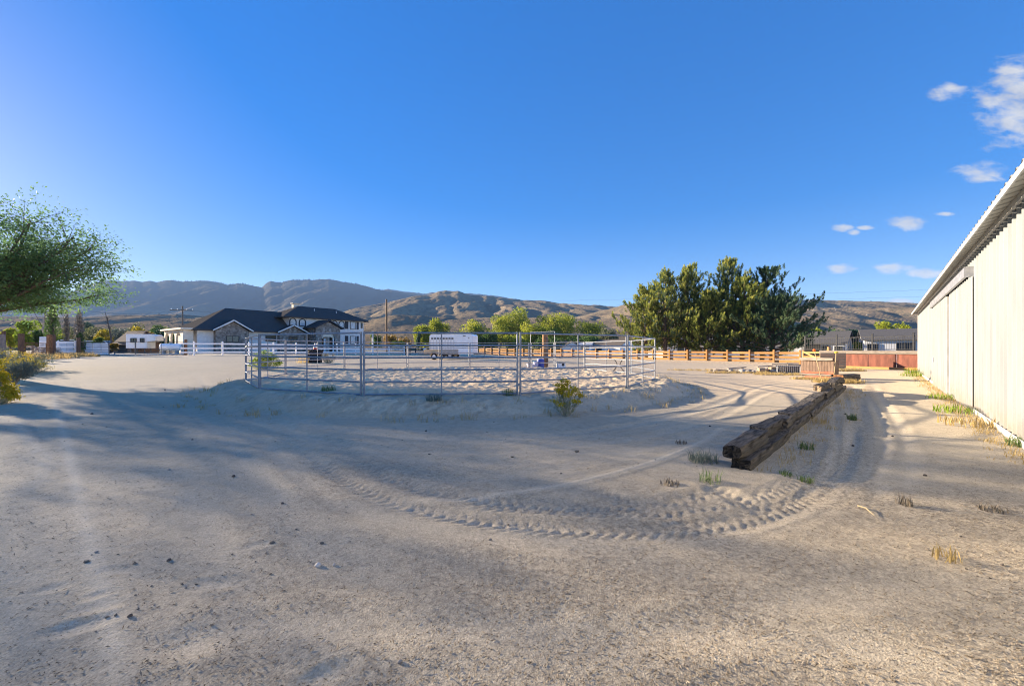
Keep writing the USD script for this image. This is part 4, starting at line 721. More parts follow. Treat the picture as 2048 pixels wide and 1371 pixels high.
a, b = gp(1715, 1014), gp(1748, 1033)
obj('twig', MB().tube([on(a[0], a[1], .012), on((a[0] + b[0]) / 2 + .03, (a[1] + b[1]) / 2 + .03, .02), on(b[0], b[1], .012)], [.006, .005, .003], 5), 'stake_tan', label='bleached bent twig lying on the drive in the right foreground', cat='twig')

# ------------------------------------------------------------------ fences
def white_fence():
    o = np.array([-30.952, 43.372]); d = np.array([math.cos(.806), math.sin(.806)]); S = 2.44; t = thing('rail_fence', 'white three rail vinyl fence in front of the big house', 'fence', (o[0], o[1], 0), .806)
    zs = {}
    for n in range(-2, 10):
        p = o + d * S * n; z = gz(*p); zs[n] = z
        if n > -2 : pp = obj('post', MB().box((S * n, 0, z + .68), (.127, .127, 1.44), ch=.008), 'white_vinyl', t); obj('post_cap', MB().add([(S * n - .075, -.075, z + 1.4), (S * n + .075, -.075, z + 1.4), (S * n + .075, .075, z + 1.4), (S * n - .075, .075, z + 1.4), (S * n, 0, z + 1.47)], [[0, 1, 4], [1, 2, 4], [2, 3, 4], [3, 0, 4]]), 'white_vinyl', pp)
    for n in range(-2, 9):
        a = S * n + (.066 if n > -2 else 1.35); b = S * (n + 1) - .066; za = zs[n] + (zs[n + 1] - zs[n]) * (a - S * n) / S
        for h in (.32, .74, 1.20): obj('rail', MB().bar((a, 0, za + h), (b, 0, zs[n + 1] + h), .04, .14, ch=.006), 'white_vinyl', t)
    e = o + d * (S * 9 + .25); obj('fence_post', MB().box((e[0], e[1], gz(*e) + .7), (.15, .15, 1.6), ch=.02), 'brown_post', label='dark wooden post at the right end of the white rail fence', cat='post')
white_fence()
def wood_fence():
    A, B = np.array([27.0, 38.0]), np.array([3.2, 66.0]); L = np.linalg.norm(B - A); d = (B - A) / L; rz = math.atan2(d[1], d[0]); S = L / 17; N = 24
    t = thing('board_fence', 'golden brown wooden fence of three wide boards behind the yard', 'fence', (A[0], A[1], 0), rz); r = np.random.default_rng(3)
    sgn = 1.0 if (-d[1] * -A[0] + d[0] * -A[1]) > 0 else -1.0        # side of the camera in local y
    z = [gz(*(A + d * S * n)) for n in range(N + 1)]
    for n in range(N + 1): obj('post', MB().box((S * n, sgn * .0, z[n] + .62), (.15, .15, 1.50 + r.uniform(-.03, .06)), ch=.012, rz=r.normal() * .04), 'cedar', t)
    for n in range(N):
        for h in (.26, .66, 1.06):
            w = .235; j = r.normal() * .012
            obj('board', MB().bar((S * n + .01, sgn * -.097 + 0 * j, z[n] + h + j), (S * (n + 1) - .01, sgn * -.097, z[n + 1] + h + r.normal() * .012), .04, w, ch=.005), 'cedar', t)
    obj('kick_beam', MB().bar((1.0, sgn * .12, z[0] + .07), (S * 9, sgn * .12, z[9] + .06), .14, .16, ch=.01), 'grey_wood', t)
    p = A - d * .02; obj('reflector', MB().lathe([(.0, 0), (.05, 0), (.05, .03), (0, .035)], (0, 0, z[0] + 1.42), 10), 'cone_white', t)
    # gate with a brace to the right of the last post
    ga = A + np.array([.12, -.16]); gb = np.array([27.45, 35.1]); gl = np.linalg.norm(gb - ga); gd = (gb - ga) / gl; g = thing('wooden_gate', 'wooden gate with a diagonal brace at the right end of the board fence', 'gate', (ga[0], ga[1], gz(*ga)), math.atan2(gd[1], gd[0]))
    for h in (.35, .72, 1.14): obj('rail', MB().bar((.08, 0, h), (gl - .15, 0, h), .045, .17, ch=.006), 'cedar', g)
    obj('brace', MB().bar((.15, -.05, 1.2), (gl - .4, -.05, .3), .04, .15, ch=.006), 'cedar', g); obj('stile', MB().box((.06, -.01, .72), (.10, .06, 1.25), ch=.006), 'cedar', g); obj('stile', MB().box((gl - .2, -.01, .72), (.10, .06, 1.25), ch=.006), 'cedar', g)
    obj('gate_post', MB().box((gb[0], gb[1], gz(*gb) + .75), (.22, .22, 1.75), ch=.015), 'cedar', label='thick golden gate post beside the iron railing wall', cat='post')
wood_fence()

def left_edge():
    # brown board fence out to the left edge
    A, B = np.array([-36.6, 29.3]), np.array([-31.5, 20.0]); L = np.linalg.norm(B - A); d = (B - A) / L; t = thing('plank_fence', 'tall weathered plank fence with dark posts at the far left edge', 'fence', (A[0], A[1], 0), math.atan2(d[1], d[0])); r = np.random.default_rng(8)
    n = int(L / .2)
    for i in range(n):
        q = A + d * (.2 * i + .1); obj('plank', MB().box((.2 * i + .1, 0, gz(*q) + .93), (.185, .025, 1.86 + r.uniform(-.05, .05)), ch=.004), 'grey_wood', t)
    for i in range(5):
        q = A + d * (L * i / 4); obj('post', MB().box((L * i / 4, -.09, gz(*q) + 1.02), (.2, .16, 2.2), ch=.015), 'brown_post', t)
    # rusty mesh gate
    A, B = np.array([-37.9, 31.6]), np.array([-40.2, 35.0]); L = np.linalg.norm(B - A); d = (B - A) / L; z = gz(*A); t = thing('mesh_gate', 'rusty wire mesh gate between brown posts at the far left', 'gate', (A[0], A[1], z), math.atan2(d[1], d[0]))
    obj('frame', MB().tube([(0, 0, .15), (L, 0, .15), (L, 0, 1.25), (0, 0, 1.25), (0, 0, .15)], .03, 6), 'rust_mesh', t)
    m = MB()
    for k in range(1, 16): m.tube([(L * k / 16, 0, .15), (L * k / 16, 0, 1.25)], .008, 4, caps=False)
    for k in range(1, 6): m.tube([(0, 0, .15 + 1.1 * k / 6), (L, 0, .15 + 1.1 * k / 6)], .008, 4, caps=False)
    obj('wire_mesh', m, 'rust_mesh', t, kind='stuff')
    for q, lab in (((-37.4, 30.9), 'brown wooden post left of the rusty mesh gate'), ((-40.4, 35.4), 'orange brown wooden post right of the rusty mesh gate'), ((-40.75, 36.0), 'dark wooden post at the left end of the white boards')):
        obj('gate_post', MB().box((q[0], q[1], gz(*q) + .95), (.26, .26, 2.0), ch=.02), 'brown_post' if 'orange' not in lab else 'rust_wood', label=lab, cat='post')
    # heap of split white wood behind the gate
    t = thing('firewood_pile', 'heap of pale split firewood seen through the rusty mesh gate', 'firewood', (-41.6, 36.2, gz(-41.6, 36.2)), .9)
    for i in range(46):
        row = i // 9; obj('split_log', MB().box(((i % 9) * .2 - .8 + r.normal() * .03, r.normal() * .06, .09 + row * .17), (.16, .45, .14), ch=.02, ry=r.normal() * .3, rz=r.normal() * .2), 'stone_pale' if i % 3 else 'grey_wood', t)
    # white board fence
    A, B = np.array([-40.9, 36.6]), np.array([-40.7, 39.2]); 
    A, B = np.array(P(78, 0, 36.8)[:2]), np.array(P(153, 0, 38.6)[:2]); L = np.linalg.norm(B - A); d = (B - A) / L; t = thing('board_fence', 'white three board fence section left of the brown gate post', 'fence', (A[0], A[1], 0), math.atan2(d[1], d[0])); za, zb = gz(*A), gz(*B)
    for h in (.42, .86, 1.30): obj('board', MB().bar((0, 0, za + h), (L, 0, zb + h), .04, .17, ch=.006), 'white_vinyl', t)
    for k in (.04, .5, .97): obj('post', MB().box((L * k, .09, za + (zb - za) * k + .7), (.12, .12, 1.5), ch=.01), 'white_vinyl', t)
    # grey sheet wall behind it
    A, B = np.array(P(78, 0, 41.5)[:2]), np.array(P(218, 0, 46.0)[:2]); L = np.linalg.norm(B - A); d = (B - A) / L; t = thing('panel_wall', 'low pale grey panel wall behind the white boards and tube gate', 'wall', (A[0], A[1], 0), math.atan2(d[1], d[0]))
    for k in range(8):
        q = A + d * L * (k + .5) / 8; obj('panel', MB().box((L * (k + .5) / 8, 0, gz(*q) + .65), (L / 8 - .03, .06, 1.3), ch=.006), 'grey_vinyl', t)
    q = P(91, 0, 40.8); obj('utility_cabinet', MB().box((q[0], q[1], gz(q[0], q[1]) + .95), (.72, .5, 1.9), ch=.03), 'grey_vinyl', label='pale grey upright cabinet above the white boards at the left', cat='cabinet')
    p = P(157, 0, 38.6); obj('gate_post', MB().tube([(p[0], p[1], gz(p[0], p[1]) - .2), (p[0], p[1], gz(p[0], p[1]) + 1.75)], .15, 10), 'brown_post', label='round brown post between the white boards and the tube gate', cat='post', smooth=40)
    p = P(371.5, 0, 42.6); obj('gate_post', MB().tube([(p[0], p[1], gz(p[0], p[1]) - .2), (p[0], p[1], gz(p[0], p[1]) + 1.66)], .14, 10), 'brown_post', label='round brown post where the white rail fence meets the gates', cat='post', smooth=40)
left_edge()
def tube_gate(label, pxa, pxb, Ya, Yb, rails, round_top=False, uprights=()):
    A, B = np.array(P(pxa, 0, Ya)[:2]), np.array(P(pxb, 0, Yb)[:2]); L = np.linalg.norm(B - A); d = (B - A) / L; z = gz(*((A + B) / 2)); t = thing('tube_gate', label, 'gate', (A[0], A[1], z), math.atan2(d[1], d[0]), 'tube gates across the far left entrance'); H = 1.36; c = .16 if round_top else .02
    obj('frame', MB().tube([(0, 0, .1), (0, 0, H - c), (c * .3, 0, H - c * .3), (c, 0, H), (L - c, 0, H), (L - c * .3, 0, H - c * .3), (L, 0, H - c), (L, 0, .1), (0, 0, .1)], .028, 7), 'gate_steel', t, smooth=50)
    for h in rails: obj('rail', MB().tube([(0, 0, h), (L, 0, h)], .02, 6), 'gate_steel', t, smooth=50)
    for u in uprights: obj('upright', MB().tube([(L * u, 0, .1), (L * u, 0, H)], .02, 6), 'gate_steel', t, smooth=50)
tube_gate('five bar tube gate with rounded corners in front of the grey panel wall', 160.5, 217, 38.9, 39.8, (.35, .6, .85, 1.1), True)
tube_gate('open tube gate with two bars between the dark shed and the yard', 218.5, 270, 39.9, 41.0, (.35, .62))
tube_gate('long two leaf tube gate in front of the white tank', 271.5, 368, 41.0, 42.5, (.35, .62), False, (.52,))
rr = np.random.default_rng(61)
m = MB()
for i in range(420):
    u = rr.random(); p = P(160 + 215 * u, 0, 40.3 + 3.2 * u); v, f = rock_mesh(rr, rr.uniform(.05, .14), i % 7); m.add(v + np.array([p[0], p[1] + rr.normal() * .35, gz(p[0], p[1]) + .05]), f)
obj('river_stones', m, 'stone_pale', kind='stuff', label='row of pale river stones along the foot of the gates', cat='gravel')

# asphalt road behind the yard
def road():
    c = np.array([(9.5, 71.5), (1, 76), (-8, 82), (-16, 90), (-24, 100), (-36, 108), (-60, 114), (-100, 118)], float); w = np.array([4, 4, 4.5, 5.5, 7, 7, 7, 7.]); p = []
    from scipy.interpolate import CubicSpline
    s = np.arange(len(c)); u = np.linspace(0, len(c) - 1, 60); q = CubicSpline(s, c)(u); ww = np.interp(u, s, w); t = np.gradient(q, axis=0); t /= np.linalg.norm(t, axis=1, keepdims=True); n = np.stack([-t[:, 1], t[:, 0]], 1)
    rows = [q + n * (ww * k)[:, None] for k in (-1, -.5, 0, .5, 1)]; V = np.concatenate([np.c_[r_, [gz(*a) + .10 for a in r_]] for r_ in rows]); f = []
    for a in range(4):
        for i in range(59): f.append([a * 60 + i, a * 60 + i + 1, (a + 1) * 60 + i + 1, (a + 1) * 60 + i])
    obj('road', (V, f), 'asphalt', kind='structure', label='grey asphalt road passing behind the horse trailer', cat='road')
road()

# ------------------------------------------------------------------ the big house
def hip(x0, x1, y0, y1, ze, zr, hl=True, hr=True, th=.18):
    d = (y1 - y0) / 2; ym = (y0 + y1) / 2; a = x0 + (d if hl else 0); b = x1 - (d if hr else 0)
    v = [(x0, y0, ze), (x1, y0, ze), (x1, y1, ze), (x0, y1, ze), (a, ym, zr), (b, ym, zr), (x0, y0, ze - th), (x1, y0, ze - th), (x1, y1, ze - th), (x0, y1, ze - th)]
    f = [[0, 1, 5], [0, 5, 4], [1, 2, 5], [2, 3, 4], [2, 4, 5], [3, 0, 4]] + [t for q in ([6, 7, 1, 0], [7, 8, 2, 1], [8, 9, 3, 2], [9, 6, 0, 3], [9, 8, 7, 6]) for t in ([q[0], q[1], q[2]], [q[0], q[2], q[3]])]
    return MB().add(v, f)
def gable(x0, x1, y0, y1, ze, zr, th=.16, shift=0.0):
    xm = (x0 + x1) / 2; m = MB()
    for xa, xb in ((x0, xm), (xm, x1)):
        za, zb = (ze, zr) if xa == x0 else (zr, ze)
        v = [(xa, y0, za), (xb, y0, zb), (xb, y1, zb), (xa, y1, za), (xa, y0, za - th), (xb, y0, zb - th), (xb, y1, zb - th), (xa, y1, za - th)]
        m.add(v, [[0, 1, 2, 3], [7, 6, 5, 4], [0, 4, 5, 1], [1, 5, 6, 2], [2, 6, 7, 3], [3, 7, 4, 0]])
    return m
def gable_wall(x0, x1, y, z0, ze, zr, th=.2): return MB().prism([(x0, 0, z0), (x1, 0, z0), (x1, 0, ze), ((x0 + x1) / 2, 0, zr), (x0, 0, ze)], (0, y, 0), (0, th, 0))
def window(t, x, y, z0, z1, w, pane='pane_dark', frame='frame_dark', bars=1, dy=-.06, label=None):
    fr = MB(); k = .07
    for a in (-1, 1): fr.box((x + a * (w / 2 - k / 2), y + dy, (z0 + z1) / 2), (k, .1, z1 - z0))
    for zz in (z0 + k / 2, z1 - k / 2): fr.box((x, y + dy, zz), (w - 2 * k, .1, k))
    if bars: fr.box((x, y + dy, (z0 + z1) / 2), (.05, .08, z1 - z0 - 2 * k))
    o = obj('window', fr, frame, t, label=label); obj('pane', MB().box((x, y + dy + .02, (z0 + z1) / 2), (w - 2 * k, .02, z1 - z0 - 2 * k)), pane, o)
    return o
def arch_window(t, x, y, z0, z1, w):
    r = w / 2; zc = z1 - r; th = np.linspace(0, PI, 13); out = [(x - r, 0, z0), (x + r, 0, z0)] + [(x + r * math.cos(a), 0, zc + r * math.sin(a)) for a in th]; k = .13
    pts = [(x - r + k / 2, y - .06, z0 + k / 2), (x + r - k / 2, y - .06, z0 + k / 2)] + [(x + (r - k / 2) * math.cos(a), y - .06, zc + (r - k / 2) * math.sin(a)) for a in th] + [(x - r + k / 2, y - .06, z0 + k / 2)]
    m = MB()
    for p, q in zip(pts[:-1], pts[1:]):
        if np.linalg.norm(np.subtract(p, q)) > 1e-4: m.bar(p, q, .12, k)
    o = obj('arched_window', m, 'navy_shutter', t); obj('pane', MB().prism([(x - r + k, 0, z0 + k), (x + r - k, 0, z0 + k)] + [(x + (r - k) * math.cos(a), 0, zc + (r - k) * math.sin(a)) for a in th], (0, y - .04, 0), (0, .02, 0)), 'pane_pale', o)
def arch_wall(t, name, m, x0, x1, y, z0, z1, openings, th=.25):
    """A wall with arched openings (centre, half width, springing height); one mesh."""
    from shapely.geometry import Polygon, box as sbox
    w = sbox(x0, z0, x1, z1)
    for c, hw, zs, rise in openings: w = w.difference(Polygon([(c - hw, z0 - .1), (c + hw, z0 - .1)] + [(c + hw * math.cos(a), zs + rise * math.sin(a)) for a in np.linspace(0, PI, 15)]))
    e = trimesh.creation.extrude_polygon(w, th, engine='earcut') if w.geom_type == 'Polygon' else trimesh.util.concatenate([trimesh.creation.extrude_polygon(g, th, engine='earcut') for g in w.geoms])
    v = np.array(e.vertices); v = np.stack([v[:, 0], y + v[:, 2], v[:, 1]], 1); obj(name, (v, e.faces[:, ::-1]), m, t)
def house():
    Z0 = 1.05; t = thing('big_house', 'long two storey house with dark hip roofs, stone gables and arched windows', 'house', (-44, 56, Z0), math.atan2(.8, .6)); ze = 4.25 - Z0
    # low wing
    obj('wall', MB().box((6.9, 5, (ze - 1.2) / 2), (12.9, 9.9, ze + 1.2 - .1)), 'stucco', t, label='pale stucco wall of the low wing')
    obj('roof', hip(-.2, 20.6, -.6, 10.6, ze, 7.87 - Z0, True, True), 'shingle_dark', t, label='dark hip roof of the low wing')
    # stone gable bays
    for x0, x1, zr, pr, wn in ((2.34, 6.53, 5.75 - Z0, .9, (4.4, 2.45, 3.4, 1.65)), (10.9, 14.9, 5.45 - Z0, .9, (12.9, 2.75, 3.55, 1.35))):
        obj('stone_gable', gable_wall(x0, x1, -pr, -1.2, ze - .16, zr - .22, .3), 'house_stone', t, label='stone faced gable bay'); obj('bay_side_wall', MB().box((x0 + .1, -pr / 2 + .15, ze / 2 - .7), (.2, pr - .3, ze + .9)).box((x1 - .1, -pr / 2 + .15, ze / 2 - .7), (.2, pr - .3, ze + .9)), 'house_stone', t)
        obj('gable_roof', gable(x0 - .45, x1 + .45, -pr - .45, 3.2, ze - .02, zr), 'shingle_dark', t); xm = (x0 + x1) / 2
        obj('barge_board', MB().bar((x0 - .46, -pr - .47, ze - .14), (xm, -pr - .47, zr - .12), .04, .17).bar((xm, -pr - .47, zr - .12), (x1 + .46, -pr - .47, ze - .14), .04, .17), 'stucco', t)
        window(t, wn[0], -pr, wn[1] - Z0, wn[2] - Z0, wn[3])
    for x in (9.9,): window(t, x, .0, 2.7 - Z0, 3.72 - Z0, 1.5, bars=1)
    # end porch with arches towards the left
    arch_wall_end(t, ze)
    # two storey block
    z2 = 6.85 - Z0
    obj('wall', MB().box((19.8, 4.3, (z2 - 1.2) / 2), (13.6, 7.7, z2 + 1.2 - .1)), 'stucco', t, label='pale stucco wall of the two storey block')
    obj('roof', hip(11.8, 27.4, -.1, 8.7, z2, 9.08 - Z0), 'shingle_dark', t, label='dark hip roof of the two storey block')
    obj('chimney', MB().box((16.4, 5.6, 8.9 - Z0), (1.1, .8, 1.3), ch=.02).box((16.4, 5.6, 9.6 - Z0), (1.5, 1.1, .1)), 'cream_stucco', t)
    y2 = .45
    for x in (13.5, 15.05, 20.75, 22.1): arch_window(t, x, y2, 5.3 - Z0, 6.62 - Z0, 1.15)
    for z0, z1 in ((5.2, 6.6), (2.45, 3.95)):
        window(t, 24.35, y2, z0 - Z0, z1 - Z0, 1.1, 'pane_pale', 'frame_dark', 0)
        for x, w in ((23.1, .62), (25.35, .42)): obj('shutter', MB().box((x, y2 - .05, (z0 + z1) / 2 - Z0), (w, .07, z1 - z0), ch=.01), 'navy_shutter', t)
    window(t, 26.2, y2, 5.45 - Z0, 6.5 - Z0, .32, bars=0)
    obj('glass_door', MB().box((14.95, y2 - .05, 2.55 - Z0), (1.15, .08, 2.5)).box((14.95, y2 - .1, 2.55 - Z0), (.06, .04, 2.5)), 'pane_dark', t)
    # portico
    c, dp, hw = 17.7, 3.5, 2.1
    arch_wall(t, 'portico_front', 'house_stone', c - hw, c + hw, -dp + .4, -1.2, 5.05 - Z0, [(c, 1.15, 3.1 - Z0, 1.25)], .35)
    obj('portico_gable', MB().prism([(c - hw, 0, 5.05 - Z0), (c + hw, 0, 5.05 - Z0), (c, 0, 6.05 - Z0)], (0, -dp + .4, 0), (0, .3, 0)), 'house_stone', t)
    arch_wall(t, 'tympanum', 'cream_stucco', c - 1.2, c + 1.2, -dp + .62, 3.15 - Z0, 4.5 - Z0, [(c, .95, 3.2 - Z0, .35)], .12)
    for s in (-1, 1): obj('portico_side_wall', MB().box((c + s * (hw - .15), -dp / 2 + .5, 1.4), (.3, dp - 1.2, 5.1)), 'house_stone', t)
    obj('portico_roof', gable(c - 2.6, c + 2.6, -dp, 1.6, 5.07 - Z0, 6.42 - Z0), 'shingle_dark', t); obj('barge_board', MB().bar((c - 2.6, -dp - .02, 4.95 - Z0), (c, -dp - .02, 6.3 - Z0), .04, .18).bar((c, -dp - .02, 6.3 - Z0), (c + 2.6, -dp - .02, 4.95 - Z0), .04, .18), 'navy_shutter', t)
    for s in (-.75, .75): obj('column', MB().lathe([(.16, -.2), (.16, .1), (.12, .2), (.11, 2.0), (.17, 2.1), (.17, 2.2)], (c + s, -dp + .25, 0), 10), 'white_siding', t, smooth=40)
    obj('front_door', MB().box((c, .36, 1.15), (1.7, .08, 2.3)).box((c - .42, .30, 1.2), (.7, .04, 2.0)).box((c + .42, .30, 1.2), (.7, .04, 2.0)), 'door_brown', t)
    # side balcony on the right end
    b = obj('side_balcony', MB().box((28.0, 2.6, 4.55 - Z0), (2.2, 3.4, .25)), 'stucco', t)
    obj('railing', MB().box((28.0, .95, 5.45 - Z0), (2.2, .05, .08)).box((29.05, 2.6, 5.45 - Z0), (.05, 3.3, .08)), 'navy_shutter', b); m = MB()
    for k in range(11): m.box((27.0 + .2 * k, .95, 5.0 - Z0), (.03, .03, .85))
    obj('balusters', m, 'navy_shutter', b, kind='stuff')
    obj('balcony_column', MB().box((28.95, 1.0, 2.1 - Z0 + .4), (.22, .22, 5.0)), 'stucco', t)
    for (x, y, z) in ((8.0, 3.4, 6.05), (10.3, 2.2, 5.35), (18.2, 2.6, 8.3), (22.2, 2.4, 8.2)): obj('roof_vent', MB().tube([(x, y, z - Z0 - .2), (x, y, z - Z0 + .35)], .07, 6), 'track_metal', t)
def arch_wall_end(t, ze):
    # arcade on the left end: built along y at x = -2.4
    from shapely.geometry import Polygon, box as sbox
    w = sbox(.2, -1.2, 9.2, ze - .05)
    for c in (2.3, 5.0, 7.7): w = w.difference(Polygon([(c - 1.05, -1.3), (c + 1.05, -1.3)] + [(c + 1.05 * math.cos(a), ze - 1.35 + .95 * math.sin(a)) for a in np.linspace(0, PI, 15)]))
    e = trimesh.creation.extrude_polygon(w, .25, engine='earcut'); v = np.array(e.vertices); obj('arcade', (np.stack([-1.1 + v[:, 2], v[:, 0], v[:, 1]], 1), e.faces), 'cream_stucco', t)
    obj('arcade_roof', MB().bar((-.8, -.3, ze + .02), (-.8, 9.6, ze + .02), 1.4, .22), 'cream_stucco', t)
    obj('arcade_front', MB().box((-.4, .3, (ze - 1.2) / 2), (.9, .2, ze + 1.1)), 'cream_stucco', t)
house()

# ------------------------------------------------------------------ other buildings
def low_house(label, pxa, pxb, Ya, Yb, eave, ridge, depth, roof, wall='white_siding', wins=(), gable_ends=True, name='house', cat='house', zg=None, over=.3, doors=()):
    A, B = np.array(P(pxa, 0, Ya)[:2]), np.array(P(pxb, 0, Yb)[:2]); L = np.linalg.norm(B - A); d = (B - A) / L; z = gz(*((A + B) / 2)) if zg is None else zg; t = thing(name, label, cat, (A[0], A[1], z), math.atan2(d[1], d[0])); s = 1.0
    e, rg = eave - z, ridge - z
    for y0 in (0, depth): obj('wall', MB().box((L / 2, y0 + (.1 if y0 == 0 else -.1), e / 2 - .15), (L, .2, e + .3)), wall, t)
    for x in (0, L): obj('end_wall', MB().prism([(0, 0, -.3), (0, depth, -.3), (0, depth, e), (0, depth / 2, rg - .12), (0, 0, e)], (x - .1 if x else -.02, 0, 0), (.12, 0, 0)), wall, t)
    m = MB(); sl = (rg - e) / (depth / 2)
    for s_ in (0, 1):
        ya, yb = ((-over, depth / 2), (depth / 2, depth + over))[s_]; za, zb = (e - over * sl, rg) if s_ == 0 else (rg, e - over * sl); v = [(-over, ya, za), (L + over, ya, za), (L + over, yb, zb), (-over, yb, zb)]; v += [(a, b, c + .12) for a, b, c in v]; m.add(v, [[3, 2, 1, 0], [4, 5, 6, 7], [0, 1, 5, 4], [1, 2, 6, 5], [2, 3, 7, 6], [3, 0, 4, 7]])
    obj('roof', m, roof, t)
    for (u, z0, z1, w) in wins: window(t, L * u, 0, z0 - z, z1 - z, w)
    for (u, z1, w) in doors: obj('garage_opening', MB().box((L * u, -.02, (z1 - z) / 2), (w, .06, z1 - z)), 'dark_gap', t)
    return t, L, z
low_house('far white house with a brown roof behind the pen gate', 1098, 1162, 112, 108, 2.2, 3.9, 7, 'shingle_brown')
low_house('far white house with a broad brown roof left of the pines', 1181, 1240, 106, 100, 2.3, 3.95, 8, 'shingle_brown', wins=((.3, .9, 1.9, 1.6),))
t, L, z = low_house('small flat white annex with dark windows between the far brown roofs', 1158, 1182, 104, 103, 2.75, 3.0, 4, 'white_siding', wins=((.3, 1.5, 2.3, .9), (.7, 1.5, 2.3, .9)))
A = np.array(P(1144, 0, 106)[:2]); t = thing('gable_house', 'white gable front of a far house facing the pen', 'house', (A[0], A[1], gz(*A)), 0.05); zb = gz(*A)
obj('gable_wall', MB().prism([(-2.5, 0, -.3), (2.5, 0, -.3), (2.5, 0, 2.0 - zb), (0, 0, 3.45 - zb), (-2.5, 0, 2.0 - zb)], (0, 0, 0), (0, .2, 0)), 'white_siding', t); obj('roof', gable(-2.9, 2.9, -.4, 3.5, 1.92 - zb, 3.62 - zb), 'shingle_brown', t)
low_house('white shed with a rounded front left of the pine trunks', 1286, 1328, 66, 64, 1.6, 2.25, 4, 'white_siding', name='shed', cat='shed')
low_house('long white barn with black windows behind the pine trunks', 1332, 1604, 62, 55, 2.15, 4.0, 9, 'shingle_grey', wins=((.12, 1.2, 2.0, .9), (.22, .9, 2.0, .6), (.42, 1.1, 2.05, 1.6), (.52, 1.1, 2.05, 1.0), (.70, .9, 2.1, 1.4), (.88, .95, 1.9, .8)), name='stable_barn', cat='barn')
t, L, z = low_house('white building with a grey roof and open dark garage behind the gate', 1606, 1690, 53, 50, 2.2, 3.75, 8, 'shingle_grey', doors=((.22, 2.0, 1.75),), wins=((.55, .6, 1.9, .8), (.85, .7, 1.8, .8)), name='garage', cat='garage')
t, L, z = low_house('white house with a dark grey roof behind the iron railing', 1729, 1845, 49, 46, 2.55, 3.85, 8, 'shingle_grey', wins=((.15, 1.3, 2.1, 1.0), (.72, 1.3, 2.2, 1.6)))
def deck():
    A, B = np.array([24.65, 32.4]), np.array([27.9, 25.2]); L = np.linalg.norm(B - A); d = (B - A) / L; rz = math.atan2(d[1], d[0]); z = .0
    t = thing('retaining_wall', 'brown panelled retaining wall with a wooden top beam beside the barn', 'wall', (A[0], A[1], z), rz); n = 5
    for k in range(n): obj('rust_panel', MB().box((L * (k + .5) / n, .0 + .02 * (k % 2), .62), (L / n - .03, .07, .92), ch=.015), 'rust_sheet', t)
    obj('top_beam', MB().box((L / 2, .03, 1.20), (L + .1, .30, .24), ch=.02), 'grey_wood', t); obj('bottom_beam', MB().box((L / 2, -.08, .08), (L, .2, .18), ch=.02), 'cedar', t)
    # raised yard behind
    nrm = np.array([-d[1], d[0]]); s = 1 if nrm @ np.array([1, 1]) > 0 else -1
    f = thing('iron_railing', 'black iron railing with posts on top of the brown retaining wall', 'railing', (A[0], A[1], 1.33), rz)
    for h in (.08, .98): obj('rail', MB().bar((-1.2, s * .1, h), (L, s * .1, h), .03, .04), 'black_iron', f)
    for k in range(int((L + 1.2) / .14)): obj('baluster', MB().box((-1.15 + .14 * k, s * .1, .53), (.018, .018, .9)), 'black_iron', f)
    for k in range(5):
        p = obj('post', MB().box((-1.2 + (L + 1.2) * k / 4, s * .1, .58), (.09, .09, 1.16), ch=.006), 'black_iron', f); obj('post_cap', MB().box((-1.2 + (L + 1.2) * k / 4, s * .1, 1.18), (.13, .13, .05), ch=.01), 'black_iron', p)
    g = thing('string_lights', 'string of round white bulbs hanging along the iron railing', 'string lights', (A[0], A[1], 1.33), rz)
    xs = np.linspace(-1.2, L, 40); obj('cord', MB().tube([(x, s * .25, 1.02 + .05 * math.cos((x + 1.2) * PI / .6)) for x in xs], .006, 4), 'black_iron', g)
    for k in range(15): x = -1.0 + (L + .9) * k / 14; obj('bulb', trimesh.creation.icosphere(subdivisions=1, radius=.045).apply_translation((x, s * .25, .95)), 'bulb', g, smooth=True)
    # plank panel in front of its left end
    q = P(1664, 0, 29.5); t2 = thing('plank_screen', 'tan panel of horizontal planks leaning left of the rusty wall panels', 'panel', (q[0] - .8, q[1], gz(q[0], q[1])), -.1); zz = .05
    for k in range(6): obj('plank', MB().box((.8, 0, .12 + .19 * k), (1.75, .05, .18), ch=.006), 'tan_wood', t2)
deck()

